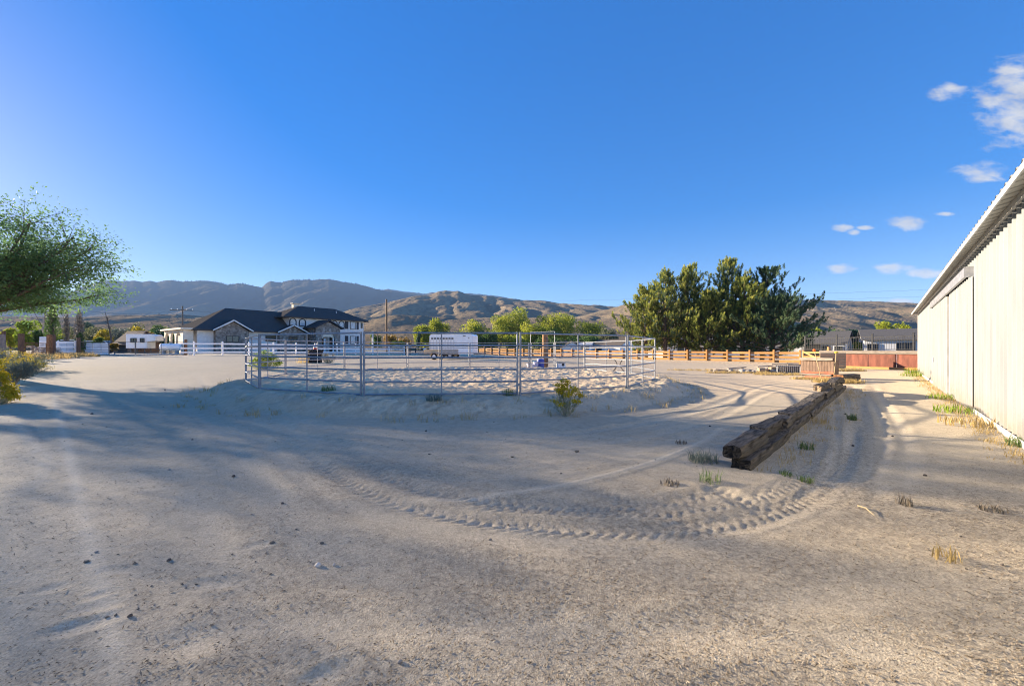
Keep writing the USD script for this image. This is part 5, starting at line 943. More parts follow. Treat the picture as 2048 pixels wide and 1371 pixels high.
# ------------------------------------------------------------------ things in and around the pen
def horse_trailer():
    # local: x along the side that faces the camera (front of the trailer to the right), y away from the camera
    c0 = at(859, 718, 44.0); c1 = at(945, 718, 43.0); d = np.array(c1[:2]) - np.array(c0[:2]); L = np.linalg.norm(d); t = thing('horse_trailer', 'white ribbed horse trailer with slatted windows parked behind the pen', 'trailer', (c0[0], c0[1], c0[2] - .02), math.atan2(d[1], d[0])); W = 2.0; z0, z1 = .45, 2.62; r = .28
    def side(y): 
        th = np.linspace(0, PI / 2, 7); pts = [(0, 0, z0), (L - .05, 0, z0), (L, 0, z0 + .1)] + [(L - r + r * math.cos(a), 0, z1 - r + r * math.sin(a)) for a in th] + [(r - r * math.sin(a), 0, z1 - r + r * math.cos(a)) for a in th]
        return pts
    obj('body', MB().prism(side(0), (0, 0, 0), (0, W, 0)), 'trailer_white', t, smooth=30)
    x = .12
    for k in range(9):
        x = .15 + k * .33
        obj('side_rib', MB().box((x, -.02, 1.25), (.05, .04, 1.5)), 'white_metal_trim', t)
        if k < 8:
            w = obj('window_slot', MB().box((x + .165, -.012, 2.16), (.23, .03, .2)), 'frame_dark', t); obj('slat', MB().box((x + .165, -.03, 2.16), (.25, .015, .04)), 'trailer_white', w)
    obj('front_compartment', MB().box(((L + 3.05) / 2, -.015, 1.5), (L - 3.15, .04, 1.9), ch=.015), 'trailer_white', t); obj('vent', MB().box((L - .9, -.04, 2.42), (.3, .03, .07)), 'frame_dark', t); obj('side_lamp', MB().box((L - .4, -.04, 2.2), (.12, .03, .14), ch=.01), 'trailer_grey', t)
    obj('fender', MB().box((1.9, -.1, .62), (1.9, .24, .08), ch=.02), 'white_metal_trim', t)
    for x in (1.5, 2.35):
        for y in (.05, W - .05):
            wh = obj('wheel', MB().tube([(x, y - .1, .33), (x, y + .1, .33)], .33, 16), 'rubber', t, smooth=40); obj('rim', MB().tube([(x, y - .115, .33), (x, y - .1, .33)], .18, 12), 'track_metal', wh, smooth=40)
    obj('tongue', MB().bar((L, W / 2 - .5, .5), (L + 1.2, W / 2, .5), .08, .1).bar((L, W / 2 + .5, .5), (L + 1.2, W / 2, .5), .08, .1).tube([(L + 1.0, W / 2, .05), (L + 1.0, W / 2, .8)], .035, 8), 'gate_steel', t)
horse_trailer()
def utility_trailer():
    c0, c1 = at(848, 721, 39.5), at(906, 720, 38.8); d = np.array(c1[:2]) - np.array(c0[:2]); L = np.linalg.norm(d); t = thing('utility_trailer', 'small tan sided utility trailer in front of the horse trailer', 'trailer', (c0[0], c0[1], c0[2]), math.atan2(d[1], d[0])); W = 1.4
    obj('bed', MB().box((L / 2, W / 2, .52), (L, W, .08)), 'gate_steel', t)
    obj('side_board', MB().box((L * .31, -.02, .78), (L * .60, .04, .42), ch=.01), 'trailer_tan', t, label='tan side board'); obj('side_board', MB().box((L * .81, -.02, .78), (L * .37, .04, .42), ch=.01), 'trailer_grey', t, label='grey side board'); obj('side_board', MB().box((L / 2, W, .78), (L, .04, .42), ch=.01), 'trailer_tan', t); obj('end_board', MB().box((0, W / 2, .78), (.04, W - .05, .42)), 'trailer_tan', t); obj('end_board', MB().box((L, W / 2, .78), (.04, W - .05, .42)), 'trailer_grey', t)
    for y in (-.14, W + .14): wh = obj('wheel', MB().tube([(L * .38, y - .08, .3), (L * .38, y + .08, .3)], .3, 16), 'rubber', t, smooth=40); obj('rim', MB().tube([(L * .38, y - .095, .3), (L * .38, y + .095, .3)], .17, 12), 'cone_white', wh, smooth=40)
    f = MB(); th = np.linspace(0, PI, 9)
    for a, b in zip(th[:-1], th[1:]): f.bar((L * .38 + .38 * math.cos(a), -.14, .34 + .36 * math.sin(a)), (L * .38 + .38 * math.cos(b), -.14, .34 + .36 * math.sin(b)), .24, .02)
    obj('fender', f, 'trailer_tan', t); obj('tongue', MB().bar((0, W / 2, .5), (-1.0, W / 2, .5), .08, .1), 'gate_steel', t)
utility_trailer()
def tyres():
    x, y, z = at(630, 730, 29.3); th = np.linspace(0, 2 * PI, 13)
    prof = [(.27 + .0, .05), (.30, .0), (.40, .0), (.45, .05), (.46, .15), (.45, .25), (.40, .30), (.30, .30), (.27, .25), (.33, .15), (.27, .05)]
    labs = ['bottom tractor tyre of the stack behind the pen', 'middle tractor tyre of the stack behind the pen', 'top tractor tyre of the stack, with the traffic cone on it']
    for k in range(3):
        t = thing('tractor_tyre', labs[k], 'tyre', (x + .03 * (k - 1), y, z + .02 + .31 * k), .4 * k, 'tyres stacked behind the pen'); obj('carcass', MB().lathe(prof, (0, 0, 0), 24), 'rubber', t, smooth=40); m = MB()
        for q in range(22): a = q * 2 * PI / 22; m.box((.465 * math.cos(a), .465 * math.sin(a), .15 + .07 * (-1) ** q), (.05, .06, .16), rz=a, ch=.008)
        obj('tread_lugs', m, 'rubber', t, kind='stuff')
    c = thing('traffic_cone', 'red and white traffic cone standing on the tyre stack', 'traffic cone', (x + .0, y, z + .95), 0)
    obj('base', MB().box((0, 0, .02), (.36, .36, .04), ch=.01), 'cone_red', c); obj('lower_cone', MB().lathe([(.13, .04), (.10, .16)], n=14), 'cone_red', c, smooth=40); obj('white_band', MB().lathe([(.1005, .16), (.068, .30)], n=14), 'cone_white', c, smooth=40); obj('red_band', MB().lathe([(.0685, .30), (.05, .36)], n=14), 'cone_red', c, smooth=40); obj('white_tip', MB().lathe([(.0505, .36), (.03, .46), (0, .465)], n=14), 'cone_white', c, smooth=40)
tyres()
x, y, z = at(1090, 735, 25.6)
t = thing('pole_stub', 'thick brown wooden pole cut off behind the back of the pen', 'pole', (x, y, z)); obj('shaft', MB().tube([(0, 0, -.3), (.02, 0, 1.2), (0, 0, 2.15)], [.2, .19, .175], 12), 'pole_wood', t, smooth=50); obj('side_plank', MB().box((.12, -.17, .95), (.13, .06, 1.9), ch=.01), 'brown_planks', t)
x, y, z = at(1081, 737, 25.0)
t = thing('plastic_drum', 'blue plastic drum standing by the brown pole stub', 'drum', (x, y, z)); obj('shell', MB().lathe([(0, 0), (.20, 0), (.225, .05), (.23, .2), (.235, .22), (.23, .24), (.23, .42), (.235, .44), (.23, .46), (.20, .56), (0, .57)], n=20), 'barrel_blue', t, smooth=40); obj('rim_hoop', MB().lathe([(.21, .54), (.225, .55), (.225, .58), (.21, .59)], n=20), 'tub_lilac', t, smooth=40)
x, y, z = at(1072, 738, 24.9); obj('bucket', MB().lathe([(0, 0), (.14, 0), (.18, .38), (.19, .38), (.19, .40), (.165, .40), (.13, .03), (0, .03)], (x, y, z), 18), 'tub_lilac', label='pale lilac bucket beside the blue drum', cat='bucket', smooth=40)
x, y, z = at(1062, 739, 24.6); obj('feed_tub', MB().lathe([(0, 0), (.2, 0), (.26, .18), (.28, .18), (.28, .21), (.25, .21), (.19, .03), (0, .03)], (x, y, z), 20), 'tub_lilac', label='low pale feed tub left of the lilac bucket', cat='tub', smooth=40)
x, y, z = at(1122, 738, 24.7); t = thing('water_trough', 'white plastic box with a dark round opening near the pen gate', 'box', (x, y, z), .15); obj('box_shell', MB().box((0, 0, .19), (.48, .36, .36), ch=.03), 'cone_white', t); obj('opening', MB().tube([(.08, -.185, .24), (.08, -.175, .24)], .085, 14), 'frame_dark', t); obj('lid', MB().box((0, 0, .385), (.5, .38, .04), ch=.012), 'trailer_grey', t)
def feeder():
    x, y, z = at(1237, 742, 24.0); t = thing('iron_stand', 'black wrought iron stand with curved legs outside the pen', 'stand', (x, y, z), .2)
    obj('ring', MB().tube([(.33 * math.cos(a), .33 * math.sin(a), .66) for a in np.linspace(0, 2 * PI, 25)], .015, 6), 'black_iron', t)
    for k in range(4):
        a = k * PI / 2 + .4; s = np.linspace(0, 1, 9); rad = .33 - .26 * np.sin(s * PI) ** 1.0 + .1 * s; obj('leg', MB().tube([(r_ * math.cos(a), r_ * math.sin(a), .66 * (1 - q)) for q, r_ in zip(s, rad)], .015, 6), 'black_iron', t, smooth=50)
feeder()
def box_sign(label, px, py, Y, h, w, m): x, y, z = at(px, py, Y); t = thing('marker_post', label, 'post', (x, y, z)); obj('shaft', MB().box((0, 0, h / 2), (.13, .13, h), ch=.01), 'black_iron', t); obj('head', MB().box((0, -.02, h + w / 2 - .04), (w, .24, w), ch=.02), m, t)
box_sign('black post with a pale grey mailbox beside the end of the white fence', 820, 712, 58, 1.05, .42, 'trailer_grey'); box_sign('short black post by the grey road left of the horse trailer', 831, 709, 66, .8, .16, 'frame_dark'); box_sign('little white box on a thin post left of the horse trailer', 849, 706, 60, .7, .3, 'cone_white')

# ------------------------------------------------------------------ things along the wooden fence at the right
def crate():
    c0, c1 = at(1602, 756, 20.5), at(1668, 752, 19.2); d = np.array(c1[:2]) - np.array(c0[:2]); L = np.linalg.norm(d); t = thing('plank_bin', 'low brown plank bin with a red steel bar and logs across its front', 'bin', (c0[0], c0[1], c0[2]), math.atan2(d[1], d[0])); r = np.random.default_rng(5)
    for k in range(11): obj('plank', MB().box((L * (k + .5) / 11, 0, .58), (L / 11 - .008, .03, .62 + r.normal() * .01), ch=.004), 'brown_planks', t)
    obj('back_board', MB().box((L / 2, .4, .5), (L, .03, .8)), 'brown_planks', t); obj('side_board', MB().box((0.02, .2, .5), (.03, .36, .8)), 'brown_planks', t); obj('side_board', MB().box((L - .02, .2, .5), (.03, .36, .8)), 'brown_planks', t)
    m, e = log_mesh(L + .02, .14, .13, 61); v, f = m.mesh(); obj('top_log', (v + np.array([-.02, -.06, .87]), f), 'grey_wood', t, smooth=50)
    m, e = log_mesh(L - .05, .10, .09, 62); v, f = m.mesh(); obj('lower_log', (v + np.array([0, -.09, .14]), f), 'grey_wood', t, smooth=50)
    obj('red_bar', MB().box((L * .52, -.06, .285), (L * .98, .06, .085), ch=.008), 'red_steel', t); obj('red_skid', MB().box((L * .55, -.05, .06), (L * .8, .12, .09), ch=.008), 'red_steel', t)
crate()
for (pt, pb, Y, lab, ball) in (((1628.5, 700), (1643, 756), 19.3, 'thin tan stake with an orange ball leaning in front of the plank bin', 'orange_ball'), ((1672.5, 704), (1667, 756), 19.0, 'thin tan stake with a yellow tag beside the plank bin', 'yellow_tag')):
    a, b = P(*pb, Y), P(*pt, Y); a = np.array([a[0], a[1], gz(a[0], a[1])]); t = thing('marker_stake', lab, 'stake', a); obj('rod', MB().tube([(0, 0, -.05), b - a], .014, 6), 'stake_tan', t)
    if ball == 'orange_ball': obj('ball', trimesh.creation.icosphere(subdivisions=2, radius=.062).apply_translation(b - a), ball, t, smooth=True)
    else: obj('tag_ring', MB().lathe([(.035, -.02), (.075, -.03), (.085, .0), (.05, .03), (.035, .0), (.035, -.02)], b - a, 12), ball, t, smooth=40)
def junk():
    r = np.random.default_rng(17)
    def P2(px, py, Y): return at(px, py, Y)
    for i, (px, Y, L, h, rz, ry, lab) in enumerate([(1452, 25.2, 1.6, .10, .2, .10, 'weathered plank at the left end of the lumber heap, sloping down'), (1472, 25.4, 1.5, .26, .35, -.04, 'grey plank lying flat on top of the lumber heap'), (1478, 24.9, 1.3, .18, -.1, .02, 'grey plank below the top one of the lumber heap'), (1490, 25.6, 1.2, .10, .5, .0, 'short plank at the foot of the lumber heap'), (1528, 25.2, 1.0, .36, .1, -.06, 'brown plank resting on the wood blocks in the middle of the junk row'), (1562, 24.4, 1.3, .50, .05, .0, 'pale grey board laid on the finned frame, left one'), (1590, 24.2, .95, .48, -.05, .02, 'pale grey board laid on the finned frame, right one'), (1500, 24.6, .9, .07, .8, .0, 'broken plank end lying in the dry grass'), (1440, 25.9, 1.2, .05, -.3, .02, 'thin plank flat in the grass left of the lumber heap')]):
        x, y, z = P2(px, 741, Y); t = thing('loose_plank', lab, 'plank', (x, y, z + h), rz, 'planks of the junk row'); obj('board', MB().box((0, 0, 0), (L, .24, .05), ch=.006, ry=ry), 'grey_wood', t); obj('cleat', MB().box((L * .35, 0, -.04), (.08, .22, .03), ch=.004, ry=ry), 'grey_wood', t)
    for i, (px, Y, s, lab) in enumerate([(1462, 24.6, .18, 'grey rock under the lumber heap'), (1484, 24.3, .20, 'dark rock at the right foot of the lumber heap'), (1497, 24.5, .17, 'bluish rock beside the lumber heap'), (1508, 24.1, .15, 'small rock left of the wood blocks'), (1546, 24.3, .19, 'brown rock right of the wood blocks'), (1538, 25.0, .24, 'large rock behind the wood blocks'), (1553, 24.9, .22, 'rock wedged at the left end of the finned frame'), (1430, 25.6, .12, 'low rock in the grass at the left of the junk row')]):
        x, y, z = P2(px, 744, Y); v, f = rock_mesh(r, s, 30 + i); obj('rock', (v + np.array([x, y, z + s * .45]), f), 'stone_grey', label=lab, cat='rock', group='rocks of the junk row', smooth=60)
    for i, (px, Y, sx, h, lab) in enumerate([(1517, 24.5, .34, .30, 'left one of the tan wood blocks in the junk row'), (1527, 24.7, .42, .22, 'middle one of the tan wood blocks in the junk row'), (1539, 24.6, .36, .34, 'right one of the tan wood blocks in the junk row')]):
        x, y, z = P2(px, 744, Y); m, e = log_mesh(sx, .34, h, 70 + i, ns=10); v, f = m.mesh(); t = thing('wood_block', lab, 'wood block', (x, y, z), r.normal() * .3, 'wood blocks of the junk row'); obj('block', (v, f), 'tan_wood', t, smooth=50); [obj('cut_end', MB().add(*q), 'tan_wood', t) for q in e]
    a, b = P2(1552, 747, 23.9), P2(1600, 747, 23.4); L = math.hypot(b[0] - a[0], b[1] - a[1]); t = thing('finned_frame', 'grey steel frame with a row of upright fins by the fence end', 'frame', a, math.atan2(b[1] - a[1], b[0] - a[0]))
    for k in range(12): obj('fin', MB().box((.06 + (L - .12) * k / 11, 0, .24), (.035, .34, .42), ch=.008), 'galvanised', t)
    obj('long_bar', MB().box((L / 2, -.12, .42), (L, .05, .05)).box((L / 2, -.12, .08), (L, .05, .05)), 'gate_steel', t); obj('long_bar', MB().box((L / 2, .12, .42), (L, .05, .05)).box((L / 2, .12, .08), (L, .05, .05)), 'gate_steel', t)
junk()

# ------------------------------------------------------------------ poles and wires
def pole(label, px, pyt, Y, m, arm=False, r0=.16, tf=False, name='utility_pole'):
    x = (px - CX) / F * Y; z0 = gz(x, Y); zt = HC + (HY - pyt) / F * Y; t = thing(name, label, 'pole', (x, Y, z0)); h = zt - z0; obj('shaft', MB().tube([(0, 0, -.4), (0, 0, h)], [r0, r0 * .68], 10), m, t, smooth=50)
    if arm:
        obj('crossarm', MB().box((0, -.1, h - .75), (3.6, .1, .13), rz=.35), m, t)
        for k in (-1.6, -.7, .7, 1.6): obj('insulator', MB().lathe([(.03, 0), (.07, .04), (.05, .1), (.08, .14), (.03, .24), (0, .25)], (k * math.cos(.35), -.1 + k * math.sin(.35), h - .69), 8), 'cone_white', t, smooth=40)
    if tf: obj('transformer', MB().lathe([(0, 0), (.24, 0), (.24, .8), (.2, .9), (0, .92)], (.45, 0, h - 1.9), 12), 'grey_vinyl', t, smooth=40)
    return np.array([x, Y, zt])
p1 = pole('dark utility pole with a crossarm left of the big house', 365, 612, 74, 'grey_pole', True)
p2 = pole('orange lit bare utility pole right of the big house', 773, 598, 80, 'pole_wood', r0=.21)
p3 = pole('dark utility pole with a transformer at the far left', 91, 602, 62, 'grey_pole', tf=True)
pole('thin short pole just left of the orange lit one', 755, 652, 84, 'grey_pole', r0=.10)
def wire(label, a, b, sag, r, group='power lines'): u = np.linspace(0, 1, 40)[:, None]; a, b = np.array(a), np.array(b); obj('power_line', MB().tube(a + (b - a) * u - np.array([0, 0, 1]) * sag * 4 * u * (1 - u), r, 4), 'gate_steel', label=label, cat='power line', group=group)
wire('thin dark wire crossing low above the pen towards the pines', P(773, 655, 80), P(1420, 662, 70), .5, .018, 'low wires')
wire('wire running from the crossarm pole to the orange lit pole', p1 + np.array([0, 0, -.6]), p2 + np.array([0, 0, -.8]), 1.6, .016, 'low wires')
wire('wire running from the transformer pole to the crossarm pole', p3 + np.array([0, 0, -.3]), p1 + np.array([0, 0, -.6]), 1.2, .016, 'low wires')
wire('upper one of the two long lines above the right hills', P(860, 605, 900), P(2300, 560, 620), 6, .10); wire('lower one of the two long lines above the right hills', P(860, 616, 900), P(2300, 574, 620), 6, .10)

# ------------------------------------------------------------------ left background: vehicles, camper, shed, tank
def car(label, px, py_roof, Y, L, rz, m, van=False):
    x = (px - CX) / F * Y; z = gz(x, Y); t = thing('parked_van' if van else 'parked_car', label, 'van' if van else 'car', (x, Y, z), rz); W = 1.85; h = 2.0 if van else 1.72
    prof = [(-L / 2, .35), (L / 2, .35), (L / 2, .85), (L / 2 - .2, .98), (L / 2 - 1.15, 1.05), (L / 2 - 1.9, h - .03), (-L / 2 + .35, h), (-L / 2 + .05, h - .6), (-L / 2, .9)]
    obj('body', MB().prism([(a, 0, b) for a, b in prof], (0, -W / 2, 0), (0, W, 0)), m, t, smooth=20)
    for y in (-W / 2 - .01, W / 2 + .01): obj('side_glass', MB().prism([(-L / 2 + .4, 0, 1.08), (L / 2 - 1.35, 0, 1.08), (L / 2 - 1.95, 0, h - .12), (-L / 2 + .5, 0, h - .12)], (0, y - .005, 0), (0, .01, 0)), 'pane_dark', t)
    obj('windscreen', MB().add([(L / 2 - 1.2, -W / 2 + .15, 1.1), (L / 2 - 1.2, W / 2 - .15, 1.1), (L / 2 - 1.84, W / 2 - .2, h - .08), (L / 2 - 1.84, -W / 2 + .2, h - .08)], [[0, 1, 2, 3]]) , 'pane_dark', t)
    for a in (-L / 2 + .9, L / 2 - .95):
        for y in (-W / 2, W / 2): obj('wheel', MB().tube([(a, y - .1, .34), (a, y + .1, .34)], .34, 14), 'rubber', t, smooth=40)
car('dark blue car parked behind the left columnar tree', 190, 672, 58, 4.6, .5, 'car_dark'); car('white van parked behind the tube gates at the left', 152, 670, 62, 4.9, .4, 'trailer_white', True)
x, y, z = at(215, 690, 70); car('white pickup van far behind the tube gates', 206, 668, 72, 5.2, .3, 'trailer_white', True)
low_house('dark brown open shed with a gabled roof behind the tube gates', 229, 262, 58, 57, 2.3, 4.0, 3.5, 'brown_planks', 'brown_planks', doors=((.5, 2.5, 1.9),), name='shed', cat='shed')
def camper():
    x, y, z = at(278, 694, 56); t = thing('camper_shell', 'white cab-over camper standing behind the tube gates', 'camper', (x, y, z), .25)
    obj('body', MB().prism([(-1.5, 0, .7), (.9, 0, .7), (.9, 0, 1.6), (1.9, 0, 1.75), (1.9, 0, 2.4), (1.6, 0, 2.65), (-1.5, 0, 2.65)], (0, 0, 0), (0, 2.0, 0)), 'trailer_white', t)
    window(t, -.6, 0, 1.5, 2.1, .7); window(t, .4, 0, 1.5, 2.1, .5)
    for a in (-1.1, .5): obj('leg', MB().box((a, .3, .35), (.1, .1, .75)), 'gate_steel', t)
    for a in (-1.1, .5): obj('leg', MB().box((a, 1.7, .35), (.1, .1, .75)), 'gate_steel', t)
camper()
x, y, z = at(341, 697, 53); t = thing('propane_tank', 'white cylindrical propane tank left of the big house', 'tank', (x, y, z), .3); obj('shell', MB().tube([(-1.15, 0, .85), (-1.08, 0, .85), (-.95, 0, .85), (.95, 0, .85), (1.08, 0, .85), (1.15, 0, .85)], [.12, .38, .47, .47, .38, .12], 16), 'trailer_white', t, smooth=50)
for a in (-.7, .7): obj('foot', MB().box((a, 0, .2), (.18, .7, .5), ch=.02), 'concrete', t)
obj('valve_dome', MB().lathe([(.16, 0), (.16, .14), (.1, .2), (0, .21)], (0, 0, 1.3), 12), 'trailer_grey', t, smooth=40)

# ------------------------------------------------------------------ pines and other trees
pines = [(1292, 53, 9.0, 5.0, 'left end pine with a low broad crown behind the fence', 1), (1330, 51.5, 10.9, 5.0, 'second pine from the left, with upright tips', 2), (1374, 52, 11.6, 5.0, 'third pine from the left, with two rounded tops', 3), (1412, 48.5, 8.0, 4.4, 'short yellowish pine in the middle of the row', 4),
         (1450, 50, 12.2, 4.8, 'tallest pine in the middle of the row', 5), (1484, 46.5, 9.2, 4.2, 'yellow green pine in front of the tallest one', 6), (1524, 48, 10.6, 4.6, 'sparse dark pine towards the right end of the row', 7), (1543, 43.8, 6.7, 3.9, 'dark pine with long drooping arms at the right end of the row', 8)]
for px, Y, H, R, lab, sd in pines:
    x = (px - CX) / F * Y; pine(lab, (x, Y, gz(x, Y)), H, R, sd, sd * .7, 'pine_needles_dark' if sd in (7, 8) else 'pine_needles', n_br=105 if sd == 7 else 128, base=.10 if sd != 7 else .2, irregular=.45 if sd in (7, 8) else .32, lean=(.5 * math.sin(sd), .3 * math.cos(sd)))
x = (1598 - CX) / F * 58; broadleaf('juniper_tree', 'round blue green juniper right of the pines', 'tree', (x, 58, gz(x, 58)), 5.4, 2.5, 'dark_leaf', 31, 4200, (.20, .10), .5, 9)
def T(px, pyt, Y, w, leaf, lab, seed, name='shade_tree', cat='tree', group=None, n=2600, ls=(.30, .17), z0=None, squash=.85, nl=11, shell=.5, droop=.1, cx=None):
    x = (px - CX) / F * Y; z = gz(x, Y); h = HC + (HY - pyt) / F * Y - z; rad = w / 2 / F * Y
    return broadleaf(name, lab, cat, (x, Y, z), h * 1.03, rad, leaf, seed, n, ls, h * .2 if z0 is None else z0, nl, trunk=max(.06, h * .022), group=group, squash=squash, shell=shell, droop=droop)
# willows in the middle
gw = 'yellow green willows beyond the road'
for px, pyt, Y, w, lf, lab, sd, n in [(842, 651, 118, 44, 'willow_leaf', 'small lime willow above the left part of the horse trailer', 41, 2600), (873, 641, 122, 46, 'willow_leaf', 'taller lime willow right above the horse trailer', 42, 2800), (958, 642, 128, 62, 'willow_leaf', 'golden willow right of the horse trailer', 43, 3600), (1000, 634, 136, 58, 'willow_leaf', 'yellow willow left of the tallest willow', 44, 3400), (1040, 619, 140, 66, 'willow_leaf', 'tallest willow with an open forked top', 45, 3600), (1072, 645, 122, 60, 'willow_leaf', 'low willow in front of the tallest one', 46, 3000), (1106, 634, 134, 70, 'willow_leaf', 'broad bright willow behind the pole stub', 47, 3800), (1142, 630, 138, 66, 'willow_leaf', 'bright willow left of the pen gate bow', 48, 3600), (1185, 648, 126, 62, 'willow_leaf', 'pale willow behind the pen gate bow', 49, 3000), (1216, 660, 118, 46, 'olive_leaf', 'dull olive willow beside the left end pine', 50, 2400), (925, 668, 110, 40, 'willow_leaf', 'low bushy willow at the right end of the horse trailer', 51, 2000), (985, 668, 108, 50, 'green_leaf', 'green thicket below the golden willow', 52, 2200), (1165, 672, 112, 60, 'green_leaf', 'green thicket below the bright willows', 53, 2400), (1095, 676, 112, 60, 'green_leaf', 'green thicket behind the pole stub', 54, 2200), (1035, 674, 112, 60, 'willow_leaf', 'yellow thicket below the tallest willow', 55, 2200)]:
    T(px, pyt - 3, Y, w * 1.22, lf, lab, sd, 'willow_tree', group=gw, n=int(n * 1.7), ls=(.52, .24), z0=.2, shell=.4, nl=14)
x = (838 - CX) / F * 112; broadleaf('cypress_tree', 'slim dark green conifer in front of the small lime willow', 'tree', (x, 112, gz(x, 112)), 5.4, 1.0, 'dark_leaf', 56, 1300, (.3, .14), .2, 8, squash=2.2)
for px, pyt, Y, w, lf, lab, sd in [(752, 668, 100, 26, 'green_leaf', 'green shrub left of the orange lit pole', 61), (781, 668, 98, 34, 'orange_leaf', 'orange yellow shrub behind the orange lit pole', 62), (812, 674, 104, 34, 'orange_leaf', 'rusty shrub between the pole and the horse trailer', 63), (800, 682, 96, 40, 'willow_leaf', 'lime hedge plant behind the end of the white fence', 64)]:
    T(px, pyt, Y, w, lf, lab, sd, 'tall_shrub', 'shrub', 'shrubs right of the big house', 1500, (.32, .18), .15)
# right background
for px, pyt, Y, w, lf, lab, sd in [(1772, 637, 84, 44, 'willow_leaf', 'bright lime tree above the dark roof beside the barn', 71), (1806, 641, 88, 34, 'willow_leaf', 'second lime tree above the dark roof, nearer the barn', 72), (1634, 652, 78, 34, 'willow_leaf', 'lime tree behind the left part of the garage roof', 73), (1668, 654, 80, 44, 'green_leaf', 'green tree behind the garage roof', 74), (1704, 660, 66, 34, 'dark_leaf', 'dark tree in the gap between the two grey roofs', 75), (1718, 684, 52, 26, 'willow_leaf', 'low lime shrub in the gap between the two grey roofs', 76)]:
    T(px, pyt, Y, w, lf, lab, sd, n=2000, ls=(.34, .19), group='trees behind the grey roofs')
# left background
for px, pyt, Y, w, lf, lab, sd, nm, ct in [(48, 640, 50, 50, 'lime_leaf', 'lime green bushy tree behind the rusty mesh gate', 81, 'shade_tree', 'tree'), (76, 655, 54, 32, 'green_leaf', 'green bush right of the lime bushy tree', 82, 'shade_tree', 'tree'), (20, 652, 52, 34, 'willow_leaf', 'yellow green tree above the plank fence', 83, 'shade_tree', 'tree'),
        (135, 652, 78, 46, 'olive_leaf', 'olive tree between the two columnar trees', 84, 'shade_tree', 'tree'), (183, 652, 82, 40, 'olive_leaf', 'olive tree right of the dry columnar tree', 85, 'shade_tree', 'tree'), (205, 660, 76, 44, 'yellow_leaf', 'golden shrub behind the white pickup van', 86, 'tall_shrub', 'shrub'), (172, 638, 105, 30, 'dark_leaf', 'dark far tree left of the bare leaning tree', 87, 'shade_tree', 'tree'), (222, 652, 84, 40, 'olive_leaf', 'dull tree behind the dark shed', 88, 'shade_tree', 'tree'),
        (250, 655, 74, 46, 'sage_leaf', 'grey green olive tree behind the shed roof', 89, 'shade_tree', 'tree'), (272, 644, 92, 40, 'olive_leaf', 'olive tree behind the camper', 90, 'shade_tree', 'tree'), (276, 653, 80, 50, 'yellow_leaf', 'flat topped golden tree behind the camper', 91, 'shade_tree', 'tree'), (300, 664, 62, 24, 'orange_leaf', 'orange shrub right of the camper', 92, 'tall_shrub', 'shrub'),
        (318, 650, 84, 40, 'green_leaf', 'green tree above the orange shrub', 93, 'shade_tree', 'tree'), (325, 656, 72, 44, 'dark_leaf', 'dark green tree behind the propane tank', 94, 'shade_tree', 'tree'), (350, 662, 78, 34, 'green_leaf', 'green tree beside the arcade of the big house', 95, 'shade_tree', 'tree'), (195, 675, 47, 20, 'green_leaf', 'small round green bush behind the first tube gate', 96, 'tall_shrub', 'shrub'), (228, 688, 44, 14, 'orange_leaf', 'little autumn coloured tree between the tube gates', 97, 'tall_shrub', 'shrub'), (118, 668, 66, 40, 'willow_leaf', 'yellow shrub behind the green columnar tree', 98, 'tall_shrub', 'shrub'), (365, 670, 90, 30, 'olive_leaf', 'olive bush behind the arcade of the house', 99, 'tall_shrub', 'shrub')]:
    T(px, pyt, Y, w, lf, lab, sd, nm, ct, 'mixed trees beyond the left gates', 1900, (.27, .15), .5)
def column_tree(lab, px, pyt, Y, w, leaf, seed, n, bare=.4):
    x = (px - CX) / F * Y; z = gz(x, Y); h = HC + (HY - pyt) / F * Y - z; rad = w / 2 / F * Y; r = np.random.default_rng(seed); t = thing('columnar_poplar', lab, 'tree', (x, Y, z), 0, 'columnar poplars behind the white boards'); m = MB().tube([(0, 0, -.2), (0, 0, h * .6), (.05, 0, h * .92)], [.13, .08, .02], 7)
    for i in range(46):
        a = r.uniform(0, 2 * PI); z0 = h * r.uniform(.08, .7); e = np.array([math.cos(a) * rad * r.uniform(.4, .9), math.sin(a) * rad * r.uniform(.4, .9), z0 + h * r.uniform(.18, .34)]); e[2] = min(e[2], h * 1.0); m.tube([(0, 0, z0), (e[0] * .7, e[1] * .7, z0 + (e[2] - z0) * .45), e], [.03, .02, .006], 4, caps=False)
    obj('trunk', m, 'bark', t); q = r.random(n); zz = h * (.04 + .94 * q ** (1.0 + bare)); rr_ = rad * np.sqrt(r.random(n)) * np.sin(PI * np.clip(zz / h * .92 + .10, 0, 1)) ** .6; a = r.uniform(0, 2 * PI, n); c = np.stack([np.cos(a) * rr_, np.sin(a) * rr_, zz], 1); d = np.array([0, 0, .8]) + r.normal(size=(n, 3)) * .6
    obj('crown', leaves(c, d, .17 * r.uniform(.7, 1.3, n), .09, seed), leaf, t)
column_tree('green columnar poplar with yellow sides behind the white boards', 105, 610, 45, 24, 'green_leaf', 101, 2600, .1)
column_tree('half dead columnar poplar in the middle of the three', 133, 618, 47, 12, 'dead_twig', 102, 500, .3)
column_tree('brown topped columnar poplar with a green foot by the gate post', 158, 618, 44, 17, 'dead_twig', 103, 1000, .0)
column_tree('green foot of leaves round the brown topped poplar', 160, 664, 43.8, 18, 'green_leaf', 104, 900, .3)
